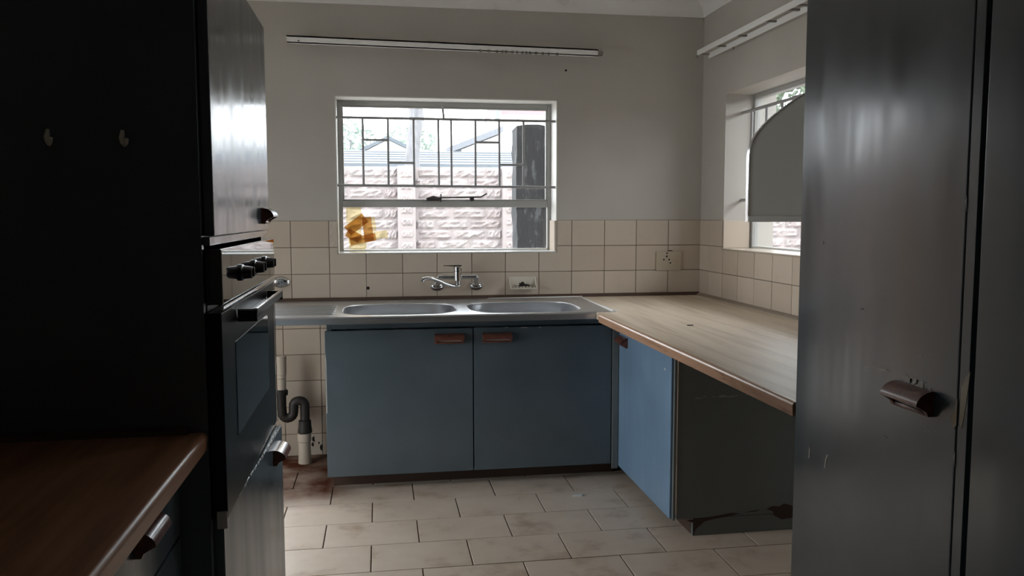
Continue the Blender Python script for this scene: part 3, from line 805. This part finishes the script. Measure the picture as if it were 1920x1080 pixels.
# ------------------------------------------------------------------ curtain rails
cr = empty('curtain_rail', (-1.52, -.05, 2.28), 'white curtain rail with dark gliders above the sink window', 'curtain rail')
rail_z = lambda x: 2.314 + (x + 2.39) * (-.0135)
b = MB()
for za, zb, ya, yb in ((-.020, .020, -.078, -.084), (.012, .020, -.072, -.084), (-.022, -.014, -.070, -.084)):
    vs = []
    for x in (-2.392, -.668):
        z = rail_z(x)
        vs += [(x, ya, z + za), (x, yb, z + za), (x, yb, z + zb), (x, ya, z + zb)]
    b.add(vs, [[0, 1, 2, 3], [7, 6, 5, 4], [0, 4, 5, 1], [1, 5, 6, 2], [2, 6, 7, 3], [3, 7, 4, 0]], 'white_plastic')
b.build('track', cr)
MB().box((-.670, -.080, rail_z(-.65) - .012), (-.636, -.045, rail_z(-.65) + .012), 'grey_plastic', .003).build('end_cap', cr)
for x in (-2.30, -1.60, -.75):
    MB().box((x - .015, -.071, rail_z(x) - .008), (x + .015, -.0005, rail_z(x) + .010), 'white_plastic', .002).build('bracket', cr)
for px in (901, 916, 931, 942, 948, 960, 969, 979, 986, 993, 1004, 1017, 1028, 1045):
    x = -1.342 + (px - 901) * .441 / 145
    MB().box((x - .006, -.0865, rail_z(x) - .026), (x + .006, -.0842, rail_z(x) - .010), 'grey_plastic', .001).build('glider', cr)
for x in (-2.33,):
    MB().box((x - .005, -.087, rail_z(x) - .012), (x + .005, -.084, rail_z(x) - .004), 'grey_plastic', .001).build('screw', cr)
cr2 = empty('curtain_rail', (-.06, -1.0, 2.27), 'white double curtain rail above the right wall window', 'curtain rail')
MB().box((-.104, -1.90, 2.278), (-.094, -.156, 2.306), 'white_plastic', .001).build('track', cr2)
MB().box((-.045, -1.90, 2.258), (-.036, -.183, 2.288), 'white_plastic', .001).build('track', cr2)
for y in (-.19, -.42, -.68, -1.0, -1.22, -1.30, -1.7):
    MB().box((-.094, y - .008, 2.276), (-.0005, y + .008, 2.284), 'grey_plastic', .001).build('bracket', cr2)
MB().box((-.106, -.165, 2.266), (-.098, -.150, 2.280), 'grey_plastic', .001).build('end_cap', cr2)
MB().box((-.045, -.52, 2.243), (-.040, -.51, 2.258), 'grey_plastic', .001).build('glider', cr2)

# ------------------------------------------------------------------ grey curved wing board on the right wall
wb = empty('wing_board', (-.24, -1.73, 1.338), 'grey wall-fixed board with a curved bright edge in front of the right window', 'board')
curve = [(-0.474, 1.362), (-0.474, 1.569), (-0.473, 1.600), (-0.469, 1.631), (-0.459, 1.658), (-0.443, 1.687), (-0.421, 1.715), (-0.391, 1.746), (-0.350, 1.781), (-0.305, 1.816), (-0.257, 1.845), (-0.172, 1.898), (-0.085, 1.950), (-0.002, 2.0)]
def splay(b):                      # the board is set at a slight angle to the wall
    b.v = [(x, y - .28 * x, z) for x, y, z in b.v]; return b
splay(MB().prism(curve + [(-.002, 1.362)], 'y', -1.80, -1.783, 'board_grey')).build('panel', wb, smooth=False)
outc = []
for i, p in enumerate(curve):
    a = Vector(curve[max(i - 1, 0)]); c = Vector(curve[min(i + 1, len(curve) - 1)]); t = (c - a).normalized()
    outc.append((p[0] - t.y * .003, p[1] + t.x * .003))
vs = []
for (p, q) in zip(outc, curve): vs += [(p[0], -1.802, p[1]), (q[0], -1.802, q[1]), (p[0], -1.782, p[1]), (q[0], -1.782, q[1])]
fs = []
for i in range(len(curve) - 1):
    k = i * 4; fs += [[k, k + 4, k + 5, k + 1], [k, k + 2, k + 6, k + 4], [k + 2, k + 3, k + 7, k + 6], [k + 1, k + 5, k + 7, k + 3]]
fs += [[0, 1, 3, 2], [len(vs) - 4, len(vs) - 2, len(vs) - 1, len(vs) - 3]]
splay(MB().add(vs, fs, 'aluminium')).build('edge_trim', wb, label='bright metal edge trim')
splay(MB().box((-.475, -1.806, 1.339), (-.002, -1.780, 1.362), 'board_white', .002)).build('bottom_trim', wb, label='white bottom trim')
splay(MB().box((-.4765, -1.803, 1.339), (-.4735, -1.781, 1.585), 'aluminium', .001)).build('front_lipping', wb)

# ------------------------------------------------------------------ tall pantry cupboards, right
XP = -.870
def tall(name, label, y0, y1, hnd):
    t = empty(name, (-.43, (y0 + y1) / 2, 0), label, 'cupboard')
    b = MB()
    b.box((XP + .022, y0, 0.05), (-.012, y1, 2.42), 'cabinet_paint', .002)
    b.build('carcass', t)
    MB().box((XP + .07, y0, 0), (-.02, y1, .05), 'dark_strip').build('plinth', t)
    d = MB().box((XP, y0 + .030, .08), (XP + .021, y1 - .004, 2.40), 'cabinet_paint', .003).build('door', t)
    MB().box((XP + .0015, y0 + .004, .05), (XP + .0215, y0 + .0285, 2.42), 'cabinet_paint', .001).build('face_frame', t)
    return t, d
pa, pd = tall('pantry_cupboard', 'tall slate painted pantry cupboard with chipped paint around its handle', -3.442, -2.816, True)
handle((XP, -3.290, 1.004), -math.pi / 2, pd)
pb, pd2 = tall('pantry_cupboard', 'tall slate painted cupboard at the right edge of the photo', -4.15, -3.448, False)
def pch(pts, mat, par=pd, x=XP): chip(pts, 'x', x - .0008, .0008, mat, par)
for q, (cy, cz, w, h, mt) in enumerate(((-3.262, 1.036, .022, .010, 'chip_white'), (-3.288, 1.036, .018, .010, 'chip_white'), (-3.305, 1.031, .018, .014, 'chip_white'), (-3.335, 1.030, .007, .003, 'chip_white'), (-3.318, 1.040, .006, .002, 'chip_white'), (-3.33, .955, .008, .001, 'chip_scuff'), (-3.30, 1.09, .010, .0012, 'chip_scuff'), (-3.20, .90, .010, .002, 'chip_scuff'), (-2.93, 1.30, .004, .004, 'chip_scuff'), (-3.10, 1.16, .006, .003, 'chip_scuff'))):
    pch(flake(cy, cz, w, h, 60 + q, 14), mt)
pch([(-3.12, 1.035), (-3.19, 1.043), (-3.205, 1.040), (-3.19, 1.039), (-3.12, 1.032)], 'chip_white')
pch([(-2.894, .765), (-2.899, .765), (-2.900, .785), (-2.897, .800), (-2.894, .785)], 'chip_white')
pch([(-2.968, .762), (-2.973, .764), (-2.975, .785), (-2.983, .798), (-2.977, .797), (-2.971, .785)], 'chip_white')
pch([(-3.396, .99), (-3.404, 1.00), (-3.410, 1.02), (-3.413, 1.03), (-3.413, .98), (-3.406, .97)], 'chip_cream')
chip([(-3.418, .985), (-3.424, .975), (-3.430, 1.00), (-3.434, 1.03), (-3.438, 1.06), (-3.441, 1.085), (-3.430, 1.07), (-3.420, 1.05)], 'x', XP + .0007, .0008, 'chip_cream', pa)
for z in (1.40, .93, .66):
    pch([(-3.4125, z), (-3.4135, z - .03), (-3.4100, z - .01)], 'chip_white')

# ------------------------------------------------------------------ oven tower, left
ot = empty('oven_tower', (-2.68, -2.41, 0), 'tall dark slate housing cupboard around the built-in oven', 'cupboard')
TX = -2.297
b = MB()
b.box((XL + .002, -2.870, 0.03), (TX, -2.848, 1.975), 'cabinet_paint', .001)
b.box((XL + .002, -1.950, 0.03), (TX, -1.930, 1.975), 'cabinet_paint', .001)
b.box((XL + .002, -2.848, 1.955), (TX, -1.950, 1.975), 'cabinet_paint')
b.box((XL + .002, -2.848, 1.306), (TX, -1.950, 1.330), 'cabinet_paint')
b.box((XL + .002, -2.848, .650), (TX, -1.950, .668), 'cabinet_paint')
b.box((XL + .002, -2.848, .03), (XL + .02, -1.950, 1.955), 'cabinet_paint')
b.build('carcass', ot)
MB().box((TX + .001, -2.868, 1.300), (-2.280, -1.945, 1.318), 'cabinet_paint', .001).build('middle_rail', ot)
MB().box((TX - .07, -2.848, 0), (TX - .05, -1.95, .03), 'dark_strip').build('plinth', ot)
ud = MB().box((-2.2955, -2.850, 1.320), (-2.273, -1.935, 1.972), 'cabinet_paint', .003).build('upper_door', ot)
handle((-2.273, -2.055, 1.366), math.pi / 2, ud)
# lower door, slightly ajar (hinged on the near side)
hx, hy = -2.274, -2.846; fx, fy = -2.243, -1.985
ang = math.atan2(fx - hx, fy - hy)
lt = (math.sin(ang), math.cos(ang)); ln = (math.cos(ang), -math.sin(ang))
Ld = math.hypot(fx - hx, fy - hy)
def LP(s, o, z): return (hx + lt[0] * s + ln[0] * o, hy + lt[1] * s + ln[1] * o, z)
def lbox(s0, s1, o0, o1, z0, z1, mat):
    b = MB(); bm = bmesh.new(); bmesh.ops.create_cube(bm, size=1)
    for v in bm.verts:
        v.co = Vector((s0 if v.co.x < 0 else s1, o0 if v.co.y < 0 else o1, z0 if v.co.z < 0 else z1))
    bmesh.ops.bevel(bm, geom=bm.edges[:], offset=.0022, segments=2, affect='EDGES')
    for v in bm.verts: v.co = Vector(LP(v.co.x, v.co.y, v.co.z))
    b.bm(bm, mat); bm.free(); return b
ld = lbox(0, Ld, -.021, 0, .075, .676, 'cabinet_paint').build('lower_door', ot)
o = handle(LP(Ld - .12, 0, .615), 1, ld); o.rotation_euler = (0, 0, math.pi / 2 - ang)
random.seed(11)
for i in range(16):
    s = .03 + i * .05 + random.uniform(-.01, .01); w = random.uniform(.01, .028)
    b = MB(); z = .6745
    b.add([LP(s, .0006, z - random.uniform(.001, .005)), LP(s + w, .0006, z - random.uniform(.001, .004)), LP(s + w, -.0022, z + .0022), LP(s, -.0018, z + .0022)], [[0, 1, 2, 3]], 'chip_white').build('paint_chip', ld, smooth=False)
MB().box((-2.285, -2.866, .660), (-2.262, -2.850, .700), 'chip_white', .002).build('hinge_plate', ot)

# hooks on the tower side
for i, (x, lab) in enumerate(((-2.596, 'pale plastic hook on the dark oven tower side, farther from its edge'), (-2.448, 'pale plastic hook on the dark oven tower side, nearer its edge'))):
    hk = MB(); y = -2.8705
    hk.tube([(x, y - .004, 1.546), (x - .003, y - .006, 1.530), (x + .000, y - .008, 1.520), (x + .006, y - .016, 1.515), (x + .012, y - .026, 1.518), (x + .015, y - .030, 1.526)], [.0042, .005, .005, .005, .0045, .004], 'hook_plastic', 8)
    hk.box((x - .003, y - .006, 1.522), (x + .003, y, 1.540), 'hook_plastic', .001)
    hk.build('wall_hook', None, lab, 'hook', 'hooks on the oven tower')

# oven
ov = empty('built_in_oven', (-2.5, -2.40, .67), 'black built-in electric oven with three knobs in the tall cupboard', 'oven')
OX = -2.257
MB().box((-2.95, -2.835, .680), (TX + .001, -1.955, 1.290), 'oven_black', .003).build('body', ov)
MB().box((TX + .003, -2.862, 1.168), (OX, -1.950, 1.292), 'oven_glass', .004).build('control_panel', ov)
MB().box((TX + .003, -2.862, .682), (OX - .004, -1.958, 1.150), 'oven_door_black', .003).build('oven_door', ov)
MB().box((OX - .0038, -2.700, .832), (OX - .0028, -2.128, 1.062), 'oven_window_glass').build('door_window', ov)
MB().box((OX - .0036, -1.960, .682), (OX - .001, -1.954, 1.150), 'chrome', .001).build('edge_trim', ov)
MB().box((OX - .004, -2.862, 1.155), (OX + .001, -1.953, 1.165), 'chrome', .001).build('panel_trim', ov)
for y in (-2.619, -2.399, -2.186):
    kb = MB()
    kb.lathe([(OX + .0005, .026), (OX + .006, .026), (OX + .008, .021), (OX + .028, .018), (OX + .030, .016)], (0, y, 1.224), 'x', 'oven_black', 20, (1.33, .80))
    kb.build('knob', ov)
    MB().box((OX + .029, y - .003, 1.214), (OX + .034, y + .003, 1.237), 'oven_black', .001).build('knob_pointer', ov)
hd = MB()
hd.prism([(OX - .003, 1.108), (OX + .030, 1.106), (OX + .043, 1.116), (OX + .045, 1.136), (OX + .039, 1.136), (OX + .036, 1.120), (OX + .026, 1.114), (OX - .003, 1.116)], 'y', -2.664, -2.126, 'oven_black')
hd.box((OX - .003, -2.668, 1.106), (OX + .044, -2.660, 1.134), 'oven_black', .002); hd.box((OX - .003, -2.130, 1.106), (OX + .044, -2.122, 1.134), 'oven_black', .002)
ho = hd.build('handle', ov)
MB().box((OX + .038, -2.668, 1.135), (OX + .046, -2.122, 1.139), 'chrome', .001).build('handle_trim', ho)
MB().box((OX - .003, -2.669, 1.134), (OX + .044, -2.666, 1.138), 'chrome', .001).build('handle_trim', ho)

# ------------------------------------------------------------------ left foreground worktop and drawers
lw = empty('worktop', (-2.68, -3.6, .85), 'brown wood-grain worktop in the dark left foreground beside the oven tower', 'worktop')
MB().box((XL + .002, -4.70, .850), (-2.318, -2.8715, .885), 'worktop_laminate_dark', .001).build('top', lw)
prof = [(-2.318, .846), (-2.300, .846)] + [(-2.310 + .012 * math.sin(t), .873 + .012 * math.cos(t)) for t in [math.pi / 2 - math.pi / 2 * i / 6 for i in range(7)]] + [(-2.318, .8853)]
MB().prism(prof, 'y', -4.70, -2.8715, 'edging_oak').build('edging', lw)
MB().prism([(-2.8715, .8855), (-2.890, .8855), (-2.886, .897), (-2.8715, .900)], 'x', XL + .01, -2.335, 'dark_strip').build('trim_5', kind='structure', label='dark strip between left worktop and oven tower')
lc = empty('drawer_cupboard', (-2.7, -3.6, 0), 'slate drawer cupboard under the left foreground worktop', 'cupboard')
MB().box((XL + .002, -4.70, .06), (-2.380, -2.872, .848), 'cabinet_paint', .002).build('carcass', lc)
MB().box((XL + .05, -4.70, 0), (-2.44, -2.872, .06), 'dark_strip').build('plinth', lc)
for y0, y1 in ((-3.46, -2.88), (-4.06, -3.47)):
    for z0, z1 in ((.66, .838), (.47, .652), (.08, .462)):
        d = MB().box((-2.379, y0, z0), (-2.360, y1, z1), 'cabinet_paint', .003).build('drawer', lc)
        handle((-2.360, (y0 + y1) / 2 + .010, (z0 + z1) / 2 + .020), math.pi / 2, d)

# ------------------------------------------------------------------ waste pipe beside the sink cupboard
wp = empty('waste_trap', (-2.40, -.15, .01), 'black waste trap between white pipes under the drainer', 'pipe')
PY = -.15
MB().lathe([(.480, .026), (.500, .026), (.502, .029), (.560, .029), (.598, .031), (.602, .029), (.60, .022)], (-2.458, PY, 0), 'z', 'white_pipe', 20).build('inlet_pipe', wp)
MB().lathe([(.40, .026), (.478, .026)], (-2.459, PY, 0), 'z', 'white_pipe', 20).build('coupling', wp)
MB().lathe([(.385, .034), (.392, .036), (.412, .036), (.418, .028)], (-2.460, PY, 0), 'z', 'black_pipe', 12).build('lock_nut', wp)
pts = [(-2.460, PY, .39), (-2.460, PY, .32)]
for i in range(1, 9):
    t = math.pi * i / 8; pts.append((-2.4285 - .0315 * math.cos(t), PY, .290 - .034 * math.sin(t)))
for i in range(1, 10):
    t = math.pi * i / 9; pts.append((-2.3665 - .0305 * math.cos(t), PY, .325 + .026 * math.sin(t)))
pts += [(-2.336, PY, .29), (-2.337, PY, .235)]
MB().tube(pts, .026, 'black_pipe', 16).build('trap_bend', wp)
MB().lathe([(.172, .038), (.180, .040), (.205, .036), (.240, .034), (.245, .028)], (-2.338, PY, 0), 'z', 'black_pipe', 16).build('outlet_nut', wp)
MB().lathe([(.0, .036), (.05, .034), (.12, .033), (.125, .037), (.170, .037)], (-2.342, PY, 0), 'z', 'white_pipe', 20).build('outlet_pipe', wp)
random.seed(5)
for (x, z, s) in ((-2.372, .075, .022), (-2.305, .095, .020), (-2.31, .06, .014), (-2.262, .045, .02), (-2.35, .035, .015), (-2.275, .07, .010)):
    pts = [(x + s * .5 * math.cos(a) * random.uniform(.5, 1.1), z + s * 1.1 * math.sin(a) * random.uniform(.5, 1.1)) for a in [k * math.pi / 4 for k in range(8)]]
    MB().prism(pts, 'y', -.0088, -.0072, 'dark_hole').build('broken_patch', wall_back, smooth=False)

# ------------------------------------------------------------------ scraps
MB().prism([(-.095, -.155), (-.05, -.140), (-.045, -.165), (-.075, -.172)], 'z', ZW + .0004, ZW + .0018, 'paper').build('paper_scrap', None, 'small white paper scrap on the right worktop near the corner', 'paper scrap', smooth=False)
MB().prism([(-1.005, -.930), (-.985, -.912), (-.945, -.915), (-.960, -.935)], 'z', .0006, .006, 'paper').build('paper_scrap', None, 'small white paper scrap lying on the floor tiles', 'paper scrap', smooth=False)
MB().tube([(-.60, -1.36, ZW + .002), (-.585, -1.365, ZW + .003), (-.572, -1.36, ZW + .002)], .002, 'scrap_dark', 6).build('twig_scrap', None, 'tiny dark twig lying on the right worktop', 'scrap')

# ------------------------------------------------------------------ outside
MB().box((-14, .301, -.16), (14, 30, -.10), 'paving').build('ground', kind='structure', label='pale paving outside the window')
MB().box((.301, -8, -.16), (14, .301, -.10), 'paving').build('ground', kind='structure', label='pale paving outside the right window')
MB().box((-14, -8, -.16), (XA - .301, .301, -.10), 'paving').build('ground', kind='structure', label='pale paving outside the side door')
ev = MB()  # overhang out of view, added to keep high sky off the windows
for lo, hi in (((XA - 1.1, .30, 2.50), (1.1, 1.1, 2.56)), ((.30, YR - .3, 2.50), (1.1, .30, 2.56)), ((XA - 1.1, YR - .3, 2.50), (XA - .30, .30, 2.56))):
    ev.box(lo, hi, 'plaster_white')
ev.build('eaves_sky_block', kind='structure', label='unseen white eaves added around the house to cut the sky light', smooth=False)
MB().box((2.0, -9, -.1), (2.2, 1.4, 2.15), 'block_mortar').build('wall_sky_block', kind='structure', label='plain unseen wall added to block sky light at the right window', smooth=False)  # never in view; added to dim the sky light on reveal and worktop
gw = empty('garden_wall', (0, 4.0, -.1), 'pinkish rock-faced block garden wall behind the sink window', 'garden wall')
MB().box((-7, 4.05, -.1), (7, 4.22, 1.872), 'block_mortar').build('backing', gw, smooth=False)
BM = []
random.seed(21)
def rough_block(w, h, d):
    nx, nz = 9, 5; vs = []; fs = []
    for i in range(nx):
        for j in range(nz):
            u, v = i / (nx - 1), j / (nz - 1)
            e = min(u, 1 - u, v, 1 - v)
            y = 0 if e > 0 else d
            if e > 0: y = -random.uniform(-.010, .022)
            vs.append(((u - .5) * w, y, (v - .5) * h))
    for i in range(nx - 1):
        for j in range(nz - 1): fs.append((i * nz + j, (i + 1) * nz + j, (i + 1) * nz + j + 1, i * nz + j + 1))
    me = bpy.data.meshes.new('block'); me.from_pydata(vs, [], fs); me.materials.append(MATS['stone_block']); me.update()
    return me
CH, CWD = .1085, .36
BM = [rough_block(CWD - .006, CH - .006, .022) for _ in range(7)]
BMH = [rough_block(CWD / 2 - .006, CH - .006, .022) for _ in range(4)]
piers = [(-4.05, -3.87), (-2.89, -2.71), (-1.725, -1.540), (-.618, -.43), (.55, .73), (1.70, 1.88), (2.85, 3.03)]
def inp(x0, x1): return any(x1 > p[0] and x0 < p[1] for p in piers)
zr = 1.872 - CH / 2; r = 0
while zr > .86:
    off = (r % 2) * CWD / 2
    x = -5.11 + off
    while x < 3.2:
        segs = [(x, x + CWD)]
        for p in piers:
            ns = []
            for a, c in segs:
                if c <= p[0] or a >= p[1]: ns.append((a, c)); continue
                if p[0] - a > .05: ns.append((a, p[0]))
                if c - p[1] > .05: ns.append((p[1], c))
            segs = ns
        for a, c in segs:
            w = c - a
            me = random.choice(BM) if w > CWD * .7 else random.choice(BMH)
            ob = place(me, 'block', ((a + c) / 2, 4.03, zr), gw)
            ob.scale = (w / (CWD if w > CWD * .7 else CWD / 2), 1, 1)
            if random.random() < .5: ob.rotation_euler = (0, math.pi, 0)
        x += CWD
    zr -= CH; r += 1
for p0, p1 in piers:
    pr = MB().box((p0, 3.965, -.1), (p1, 4.06, 1.885), 'block_mortar', .004).build('pier', gw)
    for q in range(8):
        ob = place(random.choice(BMH), 'block', ((p0 + p1) / 2, 3.955, 1.80 - q * .125), pr); ob.scale = (.72, .6, .85)

# neighbouring houses
def gable_house(name, label, x0, x1, y0, y1, zw, zr_, roofmat, axis='x', over=.25):
    h = empty(name, ((x0 + x1) / 2, (y0 + y1) / 2, -.1), label, 'house')
    MB().box((x0, y0, -.1), (x1, y1, zw), 'plaster_white').build('walls', h, smooth=False)
    if axis == 'x':
        ym = (y0 + y1) / 2
        for s, ye in ((0, y0 - over), (1, y1 + over)):
            slope = (zr_ - zw) / (ym - y0); ze = zw - slope * over
            MB().add([(x0 - over, ye, ze), (x1 + over, ye, ze), (x1 + over, ym, zr_), (x0 - over, ym, zr_), (x0 - over, ye, ze - .06), (x1 + over, ye, ze - .06), (x1 + over, ym, zr_ - .06), (x0 - over, ym, zr_ - .06)],
                     [[0, 1, 2, 3], [7, 6, 5, 4], [0, 4, 5, 1], [1, 5, 6, 2], [2, 6, 7, 3], [3, 7, 4, 0]], roofmat).build('roof', h, smooth=False)
    else:
        xm = (x0 + x1) / 2
        MB().prism([(x0, zw), (x1, zw), (xm, zr_ - .02)], 'y', y0, y1, 'plaster_white').build('gable', h, smooth=False)
        for xe, s in ((x0 - over, -1), (x1 + over, 1)):
            slope = (zr_ - zw) / (xm - x0); ze = zw - slope * over
            MB().prism([(xe, ze), (xm, zr_), (xm, zr_ + .12), (xe, ze + .12)], 'y', y0 - .3, y1 + .3, roofmat).build('roof', h, smooth=False)
    return h
# long low house with blue-grey sheet roof
h1 = empty('low_house', (-1, 10, -.1), 'long low white house with a blue grey sheet roof beyond the garden wall', 'house')
MB().box((-9, 9.3, -.1), (5, 10.7, 2.25), 'plaster_white').build('walls', h1, smooth=False)
rf = MB()
rf.add([(-9.3, 8.98, 2.22), (5.3, 8.98, 2.22), (5.3, 10.8, 2.56), (-9.3, 10.8, 2.56), (-9.3, 8.98, 2.17), (5.3, 8.98, 2.17), (5.3, 10.8, 2.50), (-9.3, 10.8, 2.50)], [[0, 1, 2, 3], [7, 6, 5, 4], [0, 4, 5, 1], [1, 5, 6, 2], [2, 6, 7, 3], [3, 7, 4, 0]], 'roof_blue').build('roof', h1, smooth=False)
for i in range(5):
    t = .12 + i * .19
    MB().tube([(-9.3, 8.98 + 1.82 * t, 2.225 + .34 * t), (5.3, 8.98 + 1.82 * t, 2.225 + .34 * t)], .010, 'roof_blue', 6).build('sheet_rib', h1)
# small gable behind it
h2 = empty('gabled_house', (-1.8, 11.5, -.1), 'small white gabled house above the blue grey roof', 'house')
MB().prism([(-2.19, -.1), (-1.26, -.1), (-1.26, 2.575), (-1.74, 2.81), (-2.19, 2.575)], 'y', 11.3, 14, 'plaster_white').build('walls', h2, smooth=False)
for xe in (-2.27, -1.20):
    MB().prism([(xe, 2.55), (-1.74, 2.812), (-1.74, 2.875), (xe, 2.61)], 'y', 11.1, 14.2, 'roof_blue').build('roof', h2, smooth=False)
# white gable with a raking barge board on the right
h3 = empty('white_gable_house', (.2, 12.5, -.1), 'tall white gable wall with a raking pale barge board, right of the trunk', 'house')
MB().prism([(-0.352, -0.1), (1.249, -0.1), (1.249, 3.281), (0.443, 2.95), (-0.352, 2.641)], 'y', 11.4, 14, 'plaster_white').build('walls', h3, smooth=False)
MB().prism([(-0.64, 2.541), (0.454, 2.972), (0.454, 3.083), (-0.64, 2.652)], 'y', 11.1, 14.2, 'roof_trim').build('roof', h3, smooth=False)
MB().prism([(-0.595, 2.541), (-0.341, 2.541), (-0.364, 2.751)], 'y', 11.2, 11.38, 'eave_dark').build('eave_return', h3, smooth=False)
# red tiled roof higher up on the right
h4 = empty('red_roof_house', (1.8, 17, -.1), 'far white house with a pinkish red roof, highest in the sink window', 'house')
MB().box((.98, 16, -.1), (2.6, 20, 3.80), 'plaster_white').build('walls', h4, smooth=False)
MB().prism([(.95, 3.80), (2.7, 3.80), (2.7, 3.87), (.95, 3.87)], 'y', 15.8, 20.2, 'plaster_white').build('fascia', h4, smooth=False)
MB().add([(1.15, 15.85, 3.87), (2.6, 15.85, 3.87), (2.3, 16.9, 4.6), (1.0, 16.9, 4.6), (1.15, 20, 3.87), (2.6, 20, 3.87)], [[0, 1, 2, 3], [5, 4, 3, 2], [1, 5, 2], [4, 0, 3], [0, 4, 5, 1]], 'roof_red').build('roof', h4, smooth=False)
MB().prism([(.945, 3.76), (1.06, 3.76), (1.03, 4.6), (1.0, 4.6)], 'y', 15.7, 15.82, 'roof_trim').build('barge_board', h4, smooth=False)

# trees
def leaves(c, rad, n, size, seed):
    rnd = random.Random(seed); vs = []; fs = []
    for i in range(n):
        while True:
            p = Vector([rnd.uniform(-1, 1) for _ in range(3)])
            if p.length < 1: break
        p = Vector((c[0] + p.x * rad[0], c[1] + p.y * rad[1], c[2] + p.z * rad[2]))
        a = Vector([rnd.gauss(0, 1) for _ in range(3)]).normalized(); q = a.cross(Vector([rnd.gauss(0, 1) for _ in range(3)])).normalized()
        s = size * rnd.uniform(.6, 1.3); k = len(vs)
        vs += [p - a * s, p + q * s * .4, p + a * s, p - q * s * .4]; fs.append([k, k + 1, k + 2, k + 3])
    return vs, fs
t1 = empty('bare_trunk_tree', (-1.45, 6, -.1), 'grey tree trunk rising behind the garden wall', 'tree')
MB().tube([(-1.50, 6, -.1), (-1.485, 6, 1.2), (-1.49, 6, 2.05), (-1.465, 6, 2.35), (-1.425, 6, 2.6), (-1.455, 6, 2.85), (-1.45, 6, 3.6), (-1.40, 6.1, 4.6)], [.115, .105, .095, .085, .095, .088, .085, .08], 'bark', 14).build('trunk', t1)
MB().tube([(-1.45, 6.0, 3.4), (-1.9, 6.2, 4.2), (-2.3, 6.3, 4.9)], [.06, .05, .03], 'bark', 8).build('branch', t1)
b = MB(); vs, fs = leaves((-1.5, 6.3, 5.6), (1.6, 1.4, .8), 900, .10, 1); b.add(vs, fs, 'leaf').build('foliage', t1, kind='stuff', smooth=False, recalc=False)
def bush(name, label, c, rad, n, size, seed, mat='leaf'):
    t = empty(name, (c[0], c[1], -.1), label, 'tree')
    MB().tube([(c[0], c[1], -.1), (c[0] + .05, c[1], c[2] * .6), (c[0], c[1], c[2])], [.08, .06, .03], 'bark', 8).build('trunk', t)
    b = MB(); vs, fs = leaves(c, rad, n, size, seed); b.add(vs, fs, mat).build('foliage', t, kind='stuff', smooth=False, recalc=False)
bush('leafy_tree', 'loose pale green tree at the left beyond the low house roof', (-2.55, 15, 3.12), (.60, .5, .48), 420, .075, 2)
bush('leafy_tree', 'pale green tree right behind the grey trunk', (-1.18, 15.5, 3.10), (.68, .5, .42), 420, .075, 3)
bush('leafy_tree', 'dark leafy tree seen through the right wall window', (4.0, 6.6, 3.0), (1.6, 1.2, 1.2), 1700, .10, 4, 'leaf_dark')
# dark post just outside the sink window
ps = empty('stone_post', (-.90, .78, -.1), 'dark weathered stone post just outside the sink window', 'post')
def post_mesh():
    b = MB(); random.seed(9); nz = 26; ring = []
    for j in range(nz):
        z = -.1 + (1.955 + .1) * j / (nz - 1)
        rr = []
        for (x, y) in ((-1.010, .70), (-.94, .695), (-.86, .697), (-.775, .70), (-.77, .80), (-.775, .90), (-.89, .905), (-1.008, .90)):
            rr.append((x + random.uniform(-.006, .006), y + random.uniform(-.006, .006), z + (random.uniform(-.015, .015) if j == nz - 1 else 0)))
        ring.append(rr)
    vs = [v for r in ring for v in r]; fs = []
    for j in range(nz - 1):
        for k in range(8): fs.append([j * 8 + k, j * 8 + (k + 1) % 8, (j + 1) * 8 + (k + 1) % 8, (j + 1) * 8 + k])
    fs.append([(nz - 1) * 8 + k for k in range(8)]); fs.append(list(range(8)))
    b.add(vs, fs, 'dark_stone'); return b
post_mesh().build('shaft', ps, smooth=False)
